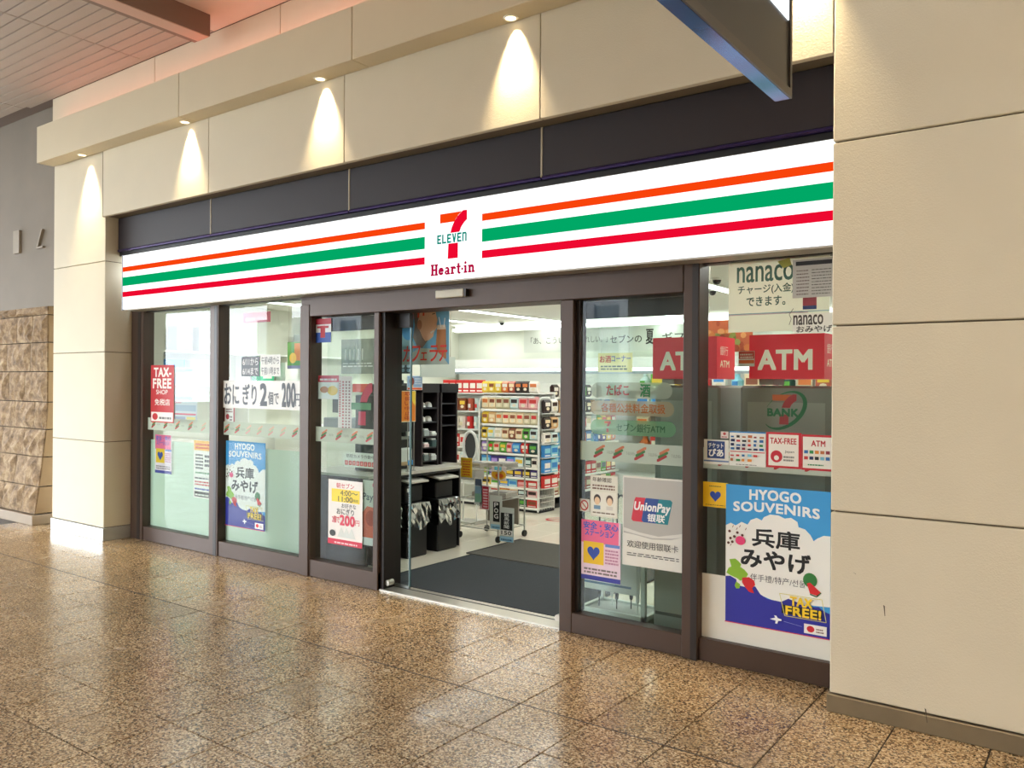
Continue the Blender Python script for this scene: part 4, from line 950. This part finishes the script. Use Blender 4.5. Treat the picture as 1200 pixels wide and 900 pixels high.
# bank mark on the glass
def bank_decal(px0, py0, px1, py1, y):
    a = onY(px0, py0, y); b = onY(px1, py1, y); W = b.x - a.x; H = a.z - b.z
    gm = mat('#1d7a4c', .45); o = MB()
    # crescent ellipse
    n = 30; c, s = math.cos(math.radians(38)), math.sin(math.radians(38)); cx, cz = W * .5, H * .5
    def el(r1, r2, ox, oz, t): x = ox + r1 * math.cos(t); z = oz + r2 * math.sin(t); return (cx + (x * c - z * s), cz + (x * s + z * c))
    outer = [el(H * .60, H * .40, 0, 0, math.radians(-150 + 300 * i / n - 30)) for i in range(n + 1)]
    inner = [el(H * .55, H * .345, -H * .035, H * .035, math.radians(-150 + 300 * i / n - 30)) for i in range(n + 1)]
    vs = [(p[0], 0, p[1]) for p in outer] + [(p[0], 0, p[1]) for p in inner]
    o.add(vs, [(i, i + 1, n + 2 + i, n + 1 + i) for i in range(n)], gm); o = o.build('bank_decal', None, (a.x, y, b.z))
    s7 = MB(); seven(s7, W * .2, H * .14, W * .74, H * .90, -.001, mat('#e2682c', .45), mat('#c33a44', .45), .0004); s7.build('numeral_seven', o)
    t = MB(); MB()
    text_into(t, 'BANK', W * .13, H * .36, W * .78, H * .54, -.003, gm, .06); t.build('lettering', o)
    return tag(o, 'green, orange and red bank mark stuck on the rightmost window', 'sticker')
bank_decal(893, 457, 948, 506, .004)

# ---- umbrella stand
us = empty('umbrella_stand', (-2.72, .47, 0)); tag(us, 'pale metal umbrella stand with a board, behind the right door glass', 'stand')
UM = mat('#c5ccc3', .4, .2)
for x in (-.26, .22):
    for y in (-.13, .16): MB().box(x, y, .0, x + .03, y + .03, .62, UM).build('leg', us)
for z in (.03, .58):
    MB().box(-.26, -.13, z, .25, -.1, z + .03, UM).box(-.26, .16, z, .25, .19, z + .03, UM).box(-.26, -.13, z, -.23, .19, z + .03, UM).box(.22, -.13, z, .25, .19, z + .03, UM).build('rail', us)
MB().box(-.25, -.1, .03, .22, .16, .045, mat('#a9aea6', .5)).build('drip_tray', us)
MB().box(-.24, -.15, .2, .2, -.145, .66, mat('#d6dcd2', .5)).build('board', us)
MB().box(-.2, -.152, .24, .16, -.15, .255, mat('#5a7a92', .5)).box(-.1, -.152, .28, -.02, -.15, .30, mat('#3a6aa0', .5)).build('small_print', us)
for i, (x, y, h) in enumerate(((-.17, 0, '#1c1c1e'), (-.1, .06, '#e4e6e2'), (-.03, 0, '#1c1c1e'), (.05, .06, '#22262c'), (.13, 0, '#e4e6e2'))):
    o = MB().lathe((0, 0, 0), [(.004, 0), (.004, .06), (.012, .07), (.028, .42), (.022, .5), (.006, .56), (.005, .66)], mat(h, .5), 10).build('umbrella', None, (-2.72 + x, .47 + y, .047))
    MB().tube([(0, 0, .66), (0, 0, .76), (.015, 0, .785), (.035, 0, .79), (.05, 0, .775)], .007, BLACK, 8).build('handle', o)
    tag(o, ('black' if h == '#1c1c1e' else 'white' if h == '#e4e6e2' else 'navy') + ' folded umbrella in the pale stand, ' + ORD[i] + ' from the left', 'umbrella', 'umbrellas in the stand')
MB().box(0, 0, 0, .2, .0, 0, WHITE)

# ---- things behind the two left windows: till counter and wall units
tc = empty('till_counter', (-8.1, 2.6, 0)); tag(tc, 'white till counter behind the second window', 'counter')
MB().bbox(-.75, -.3, 0, 1.15, .3, .98, mat('#e6e8e0', .4), .01).build('body', tc); MB().bbox(-.78, -.33, .98, 1.18, .33, 1.02, WHITE, .006).build('worktop', tc)
for i, x in enumerate((-7.9, -7.3)):
    e = empty('cash_register', (x, 2.6, 1.02)); tag(e, 'grey till with a screen on the white counter, ' + ('left one' if i == 0 else 'right one'), 'till', 'tills on the counter')
    MB().bbox(-.16, -.16, 0, .16, .16, .14, mat('#6e7478', .4), .01).build('body', e); MB().bbox(-.14, -.03, .2, .14, -.005, .42, mat('#3c4246', .3), .006).build('screen', e); MB().box(-.02, -.02, .14, .02, 0, .2, BLACK).build('stalk', e)
wu = empty('wall_cabinet', (-9.0, 2.6, 0)); tag(wu, 'white wall cabinet with a grey open niche on the left shop wall', 'cabinet')
MB().box(-.28, -1.9, 0, .0, 1.9, 1.0, WHITE).build('base_unit', wu)
for z in (1.55, 1.95): MB().box(-.28, -1.9, z, .02, 1.9, z + .02, WHITE).build('shelf', wu)
for y in (-1.9, -.6, .6, 1.88): MB().box(-.28, y, 1.0, .0, y + .02, 2.3, WHITE).build('upright', wu)
for i, (y, z, h) in enumerate(((-1.6, 1.57, '#2f7fb8'), (-1.3, 1.57, '#dfe4e6'), (-1.5, 1.97, '#8c9294'), (-1.2, 1.97, '#b8bcb9'), (-.3, 1.57, '#3ccf9a'), (.1, 1.57, '#e9e9e4'), (.4, 1.97, '#d0d4d6'))):
    o = MB().bbox(-.1, -.11, 0, .1, .11, .3, mat(h, .5), .006).build('storage_box', None, (-9.1, 2.6 + y, z + .001)); MB().box(.1, -.07, .08, .102, .07, .2, WHITE).build('label', o)
    tag(o, ['blue box', 'white box', 'grey box', 'pale grey box', 'green box', 'cream box', 'silver box'][i] + ' on the wall shelf behind the left windows', 'box', 'boxes on the wall shelf')
P = Poster('hanging_sign', 285, 367, 317, 377, 1.4, '#b8405a'); P.fine(.1, .2, .9, .8, 1, '#d88a98', 2)
o = P.done('small red board hanging behind the second window', 'sign')
for u in (.1, .9): MB().cyl((u * P.W, 0, P.H), (u * P.W, 0, IZ - P.z0), .0015, STEEL, n=6).build('cord', o)
P = Poster('wall_picture', 337, 401, 353, 432, 2.0, '#5c9a48'); P.rect(.5, .3, .95, .95, '#e08a3a').ell(.4, .4, .25, .2, '#f0c23a').rect(0, 0, 1, .12, '#6a6f9a')
o = P.done('green and orange food picture hanging at the right of the second window', 'poster')
for u in (.1, .9): MB().cyl((u * P.W, 0, P.H), (u * P.W, 0, IZ - P.z0), .0015, STEEL, n=6).build('cord', o)
# autumn picture high up behind the right window
P = Poster('wall_picture', 826, 376, 882, 412, 1.0, '#b8643c'); r_ = random.Random(4)
for i in range(34): P.ell(r_.uniform(.05, .95), r_.uniform(.05, .95), r_.uniform(.04, .09), r_.uniform(.06, .12), r_.choice(['#8a9a4c', '#c47a3c', '#a04a2c', '#d29a5c', '#6c7a3a']), 7)
o = P.done('brown and green foliage picture behind the rightmost window', 'poster')
for u in (.1, .9): MB().cyl((u * P.W, 0, P.H), (u * P.W, 0, IZ - P.z0), .0015, STEEL, n=6).build('cord', o)

# ================================================================== NOTICES ON THE GLASS
GY_ = .008; GO = -.006
# window 1
P = Poster('poster', 177, 428, 203.5, 496, GO, '#c01f24')
P.text('TAX-', .14, .80, .88, .95, '#f6efe6', .05).text('FREE', .10, .60, .88, .76, '#f6efe6', .05).text('SHOP', .24, .49, .74, .57, '#f6efe6', .01).text('免税店', .18, .3, .84, .41, '#f6efe6', .02)
P.rect(.03, .02, .97, .18, '#f2ece4').ell(.2, .1, .12, .06, '#c01f24').fine(.38, .06, .9, .13, 1, '#6c6c6a', 2)
P.done('red tax-free shop poster with white capitals in the leftmost window')
P = Poster('poster', 204.5, 431, 231, 497, GY_, '#c9cfd4')
for k_ in (0, .5):
    P.rect(.03, .42 + k_, .8, .48 + k_, '#4fa3c8').rect(.03, .36 + k_, .3, .39 + k_, '#b05a6a').rect(.05, .22 + k_, .95, .33 + k_, '#9fb0c4').rect(.03, .15 + k_, .95, .18 + k_, '#d8405a').rect(.05, .02 + k_, .5, .12 + k_, '#8f96ae').rect(.55, .03 + k_, .93, .12 + k_, '#e4cf5c')
P.done('grey and blue notice of two repeated sheets beside the red poster')
def station(P, big=False):
    P.rect(.0, .62, .95, 1, '#ef6d95'); P.rect(.04, .30, .96, .62, '#f3d6e4'); P.rect(0, 0, 1, .075, '#3a3f9c')
    P.text('生活時間不安心', .06, .86, .94, .97, '#3d5fc0', .05) if False else P.text('安全・安心', .06, .86, .94, .97, '#2f62c4', .05); P.text('ステーション', .10, .74, .84, .85, '#2f62c4', .04)
    P.rect(.06, .27, .58, .64, '#f2c61f'); heart(P, .32, .46, .16, .13)
    P.rect(.62, .58, .98, .63, '#6a8fd4').fine(.62, .3, .95, .56, 5, '#c88aa8', 6); P.fine(.08, .11, .92, .22, 2, '#8a7a7a', 7)
def heart(P, u, v, r, q):
    pts = []
    for i in range(24):
        t = i / 24 * 6.283; x = 16 * math.sin(t) ** 3; y = 13 * math.cos(t) - 5 * math.cos(2 * t) - 2 * math.cos(3 * t) - math.cos(4 * t); pts.append((u + x / 16 * r, v + y / 16 * q))
    P.poly(pts, '#2447a4')
P = Poster('poster', 182, 509, 201, 556, GY_, '#f0dfe8'); station(P); P.done('small pink leaflet with a yellow square low in the leftmost window')
P = Poster('poster', 227, 515, 250.5, 586, GY_, '#f0efe6')
P.rect(.02, .82, .98, .99, '#f2b52c').fine(.1, .85, .9, .96, 2, '#d6361e', 4, .6).fine(.1, .50, .48, .78, 5, '#55564f', 3).fine(.55, .55, .95, .78, 3, '#2a2a2a', 5).fine(.1, .42, .9, .47, 1, '#4a8a4a', 4).fine(.08, .33, .95, .37, 1, '#333333', 6).fine(.08, .22, .9, .31, 2, '#c8382c', 7).fine(.08, .14, .9, .19, 1, '#3a4aa0', 9).rect(.06, .02, .94, .11, '#3c3c34').fine(.1, .04, .9, .09, 1, '#e4e4d8', 5)
P.done('white notice with an orange heading low beside the first mullion')
# souvenir posters
def souvenir(P):
    P.rect(0, 0, 1, 1, '#3f9fe0')
    cl_ = [(0, .30), (0, .70), (.05, .72), (.10, .705), (.16, .735), (.22, .72), (.25, .755), (.31, .775), (.36, .76), (.38, .785), (.44, .808), (.52, .808), (.58, .79), (.64, .80), (.70, .775), (.71, .74), (.77, .73), (.82, .695), (.85, .655), (.88, .675), (.94, .70), (1, .70), (1, .22), (.5, .2)]
    P.poly(cl_, '#f6f5ef')
    P.poly([(0, 0), (0, .33), (.05, .335), (.11, .315), (.12, .275), (.2, .27), (.30, .285), (.35, .235), (.42, .21), (.55, .205), (.62, .235), (.70, .22), (.78, .2), (.9, .21), (.95, .185), (1, .175), (1, .0)], '#2c2f9e')
    P.text('HYOGO', .24, .908, .73, .978, '#f4f8fb', .045, arc=.006); P.text('SOUVENIRS', .08, .822, .90, .888, '#f4f8fb', .045, arc=.012)
    P.text('兵庫', .27, .575, .72, .70, '#141414', .045); P.text('みやげ', .16, .42, .82, .55, '#141414', .055)
    P.text('伴手禮/特产/선물', .25, .325, .78, .375, '#55565a', 0)
    P.poly([(.04, .455), (.10, .465), (.13, .45), (.16, .43), (.15, .41), (.19, .395), (.23, .365), (.20, .325), (.15, .31), (.12, .325), (.05, .34), (.01, .355), (.03, .39), (.06, .405)], '#8fbf34').poly([(.11, .30), (.15, .285), (.145, .255), (.11, .25), (.095, .27)], '#8fbf34')
    P.poly([(.17, .335), (.24, .345), (.29, .325), (.30, .295), (.27, .27), (.29, .235), (.24, .24), (.20, .27), (.17, .30)], '#d4202a')
    P.ell(.82, .385, .065, .05, '#2f7a3a').poly([(.79, .36), (.82, .37), (.92, .31), (.89, .285), (.82, .295)], '#d9262c').line([(.92, .31), (.88, .278), (.82, .29)], .008, '#1f5a2c')
    P.ell(.15, .60, .05, .032, '#e8407a')
    r2 = random.Random(2)
    for u, v in ((.04, .66), (.12, .655), (.17, .64), (.05, .61), (.03, .575), (.07, .585), (.09, .625)): P.ell(u, v, .014, .010, '#5a2c22', 8)
    for u, v in ((.07, .69), (.14, .695), (.2, .68), (.11, .675), (.05, .555)): P.line([(u, v), (u + .012, v + .016)], .004, '#7a3a3a')
    P.rect(.56, .13, .93, .19, '#14130e').text('TAX', .64, .195, .84, .255, '#f6cf2c', .05).text('FREE!', .60, .125, .92, .185, '#f6cf2c', .05)
    for a_, b_ in (((.54, .265), (.93, .265)), ((.93, .265), (.97, .115)), ((.97, .115), (.59, .115)), ((.59, .115), (.54, .265))): P.line([a_, b_], .004, '#d8cf6a')
    P.rect(.77, .02, .975, .085, '#f6f2ee').ell(.83, .053, .035, .022, '#d02432').fine(.88, .035, .96, .07, 2, '#8a6a6a', 3)
    P.poly([(.45, .075), (.50, .09), (.49, .105), (.51, .105), (.525, .09), (.56, .085), (.56, .075), (.53, .072), (.52, .05), (.50, .05), (.505, .07)], '#f4f6fa').line([(.58, .075), (.75, .06)], .003, '#8a92d8').rect(0, 0, 1, .006, '#d83a5c')
P = Poster('poster', 265, 516, 310.5, 623, GY_, '#3f9fe0'); souvenir(P); P.done('small blue souvenir poster low in the second window')
a = onY(851, 567, GO); b = onY(972, 748, GO)
P = Poster('poster', 851, 567, 972.5, 750, GO, '#3f9fe0'); souvenir(P); P.done('large blue and white souvenir poster low on the rightmost window')
# window 2 banners
P = Poster('price_banner', 261.5, 446, 353, 481, GO, '#e9e7e2')
P.text('おに', .02, .14, .22, .88, '#4b5058', .03).text('ぎり', .27, .14, .45, .88, '#4b5058', .03).text('2', .50, .14, .58, .88, '#3d4148', .05).text('個で', .60, .16, .73, .62, '#4b5058', .02).text('200', .77, .12, .93, .9, '#3d4148', .05).text('円', .935, .14, .985, .56, '#4b5058', .02)
P.done('long white price banner with big black writing across the second window', 'banner')
P = Poster('notice', 283, 418, 304, 441, GO, '#5b6068'); P.text('6/11から', .08, .56, .92, .92, '#e8e8e6', .02).text('6/14まで', .08, .08, .92, .44, '#e8e8e6', .02); P.done('dark grey date notice above the long price banner', 'notice')
P = Poster('notice', 305, 416, 328.5, 441, GO, '#e4e4de'); P.text('午前4時から', .06, .56, .94, .92, '#55585c', .01).text('午前11時まで', .06, .08, .94, .44, '#55585c', .01); P.done('white time notice above the long price banner', 'notice')
P = Poster('sticker', 262.5, 474, 275, 498, GY_, '#b8303a'); P.rect(.1, .08, .88, .92, '#f0e6e0').ell(.35, .4, .16, .14, '#b8303a').fine(.2, .62, .8, .85, 2, '#8a4a4a', 3).fine(.55, .2, .8, .5, 2, '#8a6a6a', 4); P.done('small red framed sticker beside the first mullion', 'sticker')
# left side light
P = Poster('sticker', 369, 374, 388, 401, GO, '#dfe6ea'); P.rect(0, .76, 1, 1, '#b01c34').rect(.04, .70, .96, .74, '#f0e4e8').rect(0, 0, 1, .42, '#2450a8').rect(.36, .2, .64, .70, '#b82434').rect(.15, .60, .85, .69, '#b82434'); P.done('postal mark sticker in red, white and blue at the top left door glass', 'sticker')
P = Poster('notice', 400, 398, 441, 438, GY_, '#8f9690', m=CLEARF)
for i in range(5): P.rect(.12 + i * .12, .4, .15 + i * .12, .72, '#e9e9e4')
P.fine(.06, .2, .9, .36, 2, '#e9e9e4', 6, .45); P.done('grey see-through opening hours sheet on the glass left of the doorway', 'notice')
P = Poster('notice', 373, 440, 397, 468, GY_, '#e9ece6'); P.rect(0, .72, 1, 1, '#c4283a').ell(.7, .36, .25, .2, '#e8c23a').ell(.3, .4, .2, .14, '#c98a5c').fine(.08, .78, .9, .94, 1, '#f4e6e6', 2); P.done('small picture notice with a red heading left of the doorway', 'notice')
P = Poster('notice', 396.5, 441, 412, 509, GY_, '#f0e2dc')
for i in range(4): P.fine(.08 + i * .23, .1 if i > 0 else .3, .2 + i * .23, .94, 16, '#c8303a' if i < 2 else '#9a5a5a', i + 2, .55)
P.done('tall narrow notice in columns of red characters left of the doorway', 'notice')
o = MB(); a = onY(412, 449, GY_); b = onY(436, 500, GY_); W = b.x - a.x; H = a.z - b.z
seven(o, W * .0, 0, W, H, 0, mat('#e85a3c', .5), mat('#d83a5a', .5)); o = o.build('numeral_decal', None, (a.x, GY_, b.z)); MB().poly([(0, H * .38), (W * .95, H * .38), (W * .95, H * .54), (0, H * .54)], -.002, mat('#5f9a6c', .5)).build('green_band', o); tag(o, 'orange and red numeral mark with a green band on the glass left of the doorway', 'sticker')
P = Poster('notice', 402.5, 529, 442, 550, GY_, '#dfe8dc'); P.text('防犯カメラ作動中', .1, .62, .92, .86, '#4a5550', .01)
for i in range(8): P.rect(.05 + i * .115, .12, .14 + i * .115, .42, '#d2302c').rect(.075 + i * .115, .17, .115 + i * .115, .37, '#f0b0a8')
P.done('pale green security notice with a red row left of the doorway', 'notice')
P = Poster('poster', 385, 561, 424.5, 643, GO, '#f2ece4')
P.text('朝セブン', .24, .875, .76, .955, '#c92f44', .02).rect(.1, .66, .92, .86, '#f4d83c').text('4:00〜', .36, .765, .86, .845, '#2a2a22', .02).text('11:00', .30, .67, .72, .75, '#2a2a22', .02).text('限定', .74, .685, .88, .725, '#2a2a22', .01).text('お好きな', .40, .575, .82, .645, '#2a2a22', .01).text('おにぎり', .26, .475, .76, .565, '#2a2a22', .03)
P.text('2個で', .12, .33, .34, .44, '#d83a54', .02).text('200', .36, .31, .78, .46, '#d83a54', .05).text('円', .8, .33, .92, .41, '#d83a54', .01)
for u in (.4, .55, .7): P.poly([(u - .12, .12), (u, .28), (u + .12, .12)], '#d9dcd4')
P.ell(.14, .17, .09, .05, '#2f3432').rect(0, 0, 1, .085, '#d2304a').fine(.2, .02, .9, .06, 1, '#f4d6d8', 3)
P.done('white morning offer poster with yellow hours and pink 200 left of the doorway')
P = Poster('poster', 425.5, 562, 442, 641, GY_, '#cdd8c8'); P.text('Pay', .0, .66, .7, .80, '#3f4f5c', .01).poly([(.0, .12), (.0, .5), (.3, .6), (.9, .58), (1, .5), (1, .12)], '#d0694a').ell(.55, .42, .35, .12, '#a84a32').rect(0, 0, 1, .12, '#dfe6e0').ell(.8, .93, .14, .045, '#c85a6a'); P.done('green and orange payment poster beside the left door post')
# right side light
def pill(px0, py0, px1, py1, h, h2):
    a = onY(px0, py0, GY_); b = onY(px1, py1, GY_); W = b.x - a.x; H = a.z - b.z; pts = []
    for s_, c0 in ((-1, 90), (1, -90)):
        for i in range(9):
            t = math.radians(c0 + 180 * i / 8); cx = H / 2 if s_ < 0 else W - H / 2; pts.append((cx + H / 2 * math.cos(t), H / 2 + H / 2 * math.sin(t)))
    o = MB().poly(pts, 0, film_mat('pill_' + h.strip('#'), h, .35, .4), .0008).build('service_sticker', None, (a.x, GY_, b.z)); return o, W, H
o, W, H = pill(693, 448, 788, 468, '#cfd6c6', 0); t = MB()
text_into(t, 'たばこ', W * .2, H * .2, W * .48, H * .85, -.002, mat('#cc2a20', .5), .04); text_into(t, '酒', W * .62, H * .12, W * .74, H * .9, -.002, mat('#1f8a4a', .5), .04); t.build('lettering', o)
tag(o, 'rounded see-through sticker with red and green characters, topmost of three on the right door glass', 'sticker', 'service stickers on the door glass')
o, W, H = pill(692, 469, 790, 489, '#e6cfae', 0); t = MB(); text_into(t, '各種公共料金取扱', W * .14, H * .2, W * .9, H * .82, -.002, mat('#cf6a1e', .5), .03); t.build('lettering', o)
tag(o, 'rounded sticker with orange characters, middle of three on the right door glass', 'sticker', 'service stickers on the door glass')
o, W, H = pill(692, 491, 792, 513, '#8fd0a0', 0); t = MB(); text_into(t, 'セブン銀行ATM', W * .32, H * .24, W * .88, H * .78, -.002, mat('#1a6a3c', .5), .03); seven(t, W * .17, H * .14, W * .25, H * .9, -.002, mat('#e2682c', .5), mat('#c33a34', .5)); t.build('lettering', o)
tag(o, 'rounded green bank sticker, lowest of three on the right door glass', 'sticker', 'service stickers on the door glass')
for (p0_, p1_, q, h) in ((709, 724, 490, '#c8322c'), (726, 745, 490, '#2f8a4a')):
    pass
P = Poster('notice', 692, 556, 723.5, 608, GO, '#e9e6d6'); P.rect(.05, .04, .95, .6, '#f3f0e2').text('年齢確認', .08, .84, .78, .95, '#5a4a38', .02).fine(.08, .66, .9, .8, 2, '#7a5a4a', 4)
for u, hc in ((.26, '#3c2c22'), (.72, '#5a4436')): P.ell(u, .42, .13, .12, hc, 14).ell(u, .38, .10, .095, '#f0cfa8', 14).rect(u - .12, .18, u + .12, .27, '#6f93b0' if u < .5 else '#e0dcd0')
P.fine(.1, .08, .9, .14, 1, '#8a7a68', 5); P.done('pale notice with two drawn faces beside the payment card poster', 'notice')
P = Poster('poster', 681.5, 608, 727, 685, GO, '#f0d8e6'); station(P); P.done('pink leaflet with a yellow square below the two drawn faces')
P = Poster('sticker', 679, 584, 690.5, 600, GO, '#dcdcd2'); P.ell(.5, .5, .42, .42, '#b8382c').ell(.5, .5, .31, .31, '#e2ded2').line([(.25, .75), (.75, .25)], .08, '#b8382c'); P.done('small no smoking sticker at the left edge of the right door glass', 'sticker')
P = Poster('poster', 730, 557, 801, 672, GO, '#e4e2d8')
P.poly([(.02, .36), (.02, .98), (.98, .98), (.98, .38), (.8, .34), (.5, .32), (.2, .35)], '#b9b7b0').poly([(.02, .38), (.02, .42), (.3, .38), (.6, .36), (.98, .42), (.98, .38), (.8, .355), (.5, .335), (.2, .36)], '#dedcd4')
def rp(u0, v0, u1, v1, sh, h):
    P.poly([(u0 + .03, v0), (u1, v0), (u1 + sh - .0, v1 - .02), (u1 + sh - .03, v1), (u0 + sh, v1), (u0 + sh - .02, v1 - .03), (u0, v0 + .02)], h)
rp(.15, .50, .34, .77, .07, '#d23245'); rp(.32, .50, .56, .77, .07, '#2c4f96'); rp(.54, .50, .75, .77, .07, '#16808c')
P.text('UnionPay', .20, .60, .78, .72, '#f6f6f4', .03, shear=.15).text('银联', .42, .515, .70, .60, '#f6f6f4', .04, shear=.12)
P.text('欢迎使用银联卡', .08, .205, .92, .285, '#4a4a48', .005).fine(.08, .115, .93, .16, 2, '#3a3a38', 4, .4)
P.done('grey card payment poster with a red, blue and teal badge on the right door glass')
# right window
P = Poster('poster', 854, 308, 972, 386, GY_, '#f3f3e4', m=film_mat('backlit_paper', '#fbfbee', .03, .72))
P.text('nanaco', .09, .70, .66, .92, '#4f7f74', .015).text('チャージ(入金)', .10, .52, .66, .66, '#3f6a60', .02).text('できます。', .19, .36, .58, .49, '#3f6a60', .03)
P.rect(0, .25, 1, .262, '#9cc2dc').rect(0, .238, .8, .248, '#d8b0c4').poly([(.5, .96), (.62, 1), (.64, .9), (.56, .86)], '#d8cf6a').rect(.75, .30, .88, .44, '#d4566a').rect(.75, .28, .88, .33, '#4a5fa4')
P.line([(.62, .08), (.64, .16), (.62, .22), (.66, .3)], .008, '#8a8a80').line([(.58, .24), (.68, .26)], .006, '#8a8a80'); P.done('large cream poster with green lettering at the top of the rightmost window')
P = Poster('notice', 929, 305, 976, 347, GO - .003, '#b9b6b0'); P.rect(.08, .84, .98, .95, '#26262a').fine(.1, .08, .42, .78, 8, '#6a5a58', 4, .3).fine(.48, .08, .96, .78, 9, '#55524f', 5, .25); P.done('grey table of small print overlapping the cream poster', 'notice')
P = Poster('notice', 929, 368, 976, 389, GO - .002, '#efefe6'); P.text('nanaco', .02, .42, .76, .92, '#4a4540', .02).text('おみやげ', .1, .02, .98, .36, '#3a3a38', .03); P.done('white label with dark lettering above the large red sign', 'notice')
P = Poster('notice', 859, 411, 878, 429, .2, '#f0ece4'); P.rect(.02, .5, .98, .98, '#d2402c').rect(.02, .2, .98, .42, '#e86a2c').fine(.1, .55, .9, .9, 2, '#f6dcd0', 3); o = P.done('small red and orange notice left of the large red sign', 'notice')
o.location.y = .29
P = Poster('sticker', 825, 514.5, 854, 545, GO, '#e6e6de'); P.rect(.14, .24, .84, .94, '#24427e').text('チケット', .19, .66, .78, .86, '#f2f2ee', .03).text('ぴあ', .2, .32, .78, .62, '#f2f2ee', .06).rect(0, .1, 1, .16, '#6a86b4'); P.done('white and navy ticket sticker beside the right door post', 'sticker')
P = Poster('sticker', 844.5, 505.5, 853.5, 514, GO, '#e9dcd6'); P.ell(.5, .68, .2, .2, '#b03a3a').fine(.15, .15, .85, .4, 1, '#b03a3a', 2); P.done('tiny sticker with a red dot above the ticket sticker', 'sticker')
P = Poster('sticker', 855, 505, 897, 548, GO, '#eef0ea'); r_ = random.Random(9)
P.rect(0, .96, 1, 1, '#2c7fc0').rect(.02, .40, .98, .425, '#c8303a')
cols = ['#2c6aa8', '#c8383a', '#2f8a4a', '#1c2a5a', '#e08a2c', '#222222', '#b86a3c', '#7ac0d8', '#8a2c3a']
for j, v in enumerate((.82, .70, .58, .47, .28, .14)):
    for i in range(6 if j < 4 else 5):
        if r_.random() < .9: P.rect(.04 + i * .16, v, .04 + i * .16 + r_.uniform(.06, .12), v + r_.uniform(.04, .08), r_.choice(cols))
P.fine(.2, .04, .8, .07, 1, '#666666', 3); P.done('white sheet of small coloured payment marks on the rightmost window', 'sticker')
P = Poster('sticker', 898, 506, 939, 550, GO, '#c42030'); P.rect(.07, .06, .92, .94, '#efeae0').text('TAX-FREE', .12, .68, .86, .84, '#b8202c', .03).ell(.30, .32, .17, .17, '#c42030').ell(.30, .28, .07, .07, '#efeae0').text('Japan', .54, .42, .80, .5, '#55564f', .01).fine(.5, .2, .8, .38, 2, '#8a8a84', 2); P.done('red framed tax-free sticker with a red flower disc on the rightmost window', 'sticker')
P = Poster('sticker', 939.5, 509, 978, 553, GO, '#c42030'); P.rect(.04, .06, .96, .94, '#efeae0').text('ATM', .3, .68, .72, .84, '#b8202c', .03)
for j in range(2):
    for i in range(5): P.rect(.08 + i * .165, .47 - j * .17, .20 + i * .165, .56 - j * .17, cols[(i * 2 + j) % 9])
P.fine(.2, .14, .7, .2, 1, '#3a8a5a', 3); P.done('red framed cash machine sticker next to the right pillar', 'sticker')
P = Poster('sticker', 824, 564, 853, 596, GO, '#f4c512'); heart(P, .5, .46, .22, .24); P.fine(.25, .82, .75, .88, 1, '#5a4a1c', 3).fine(.1, .08, .9, .12, 1, '#5a4a1c', 4); P.done('yellow square sticker with a blue heart beside the large souvenir poster', 'sticker')

# ================================================================== THE PASSAGE BEHIND THE CAMERA (seen only in reflections; the opposite wall also shapes the daylight)
ob = struct(box('wall_opposite', (-6.9, -9.25, 0), (6, -9.05, CZ + .03), mat('#b5a78f', .8)), 'unseen beige wall opposite, keeping the daylight to the left')  # unseen wall, its length set so daylight falls mostly on the left pillar
for x in (-6.9, -10.4, -13.9, -17.4): struct(box('pillar_opposite', (x - .25, -9.25, 0), (x + .25, -8.85, CZ + .03), mat('#a99d88', .8)), 'pillar of the open passage front')
struct(box('trim_6', (-24, -9.25, 3.9), (-6.9, -9.0, CZ + .03), mat('#a99d88', .8)), 'beam over the open passage front')
struct(box('ground_outside', (-60, -60, -.12), (20, -9.3, -.02), mat('#8d8d8a', .9)), 'street paving outside the passage')
bo = struct(box('building_opposite', (-60, -44, 0), (-22, -40, 7), mat('#b8bcc0', .8)), 'office building across the street')
for i in range(12):
    for j in range(3): box('window', (-58 + i * 2.9, -40.0, .9 + j * 2.1), (-56.3 + i * 2.9, -39.95, 2.3 + j * 2.1), mat('#4a5f70', .15), bo)
struct(box('wall_end', (5.9, -9.3, 0), (6, .2, CZ), mat('#b5a78f', .8)), 'end wall of the passage')
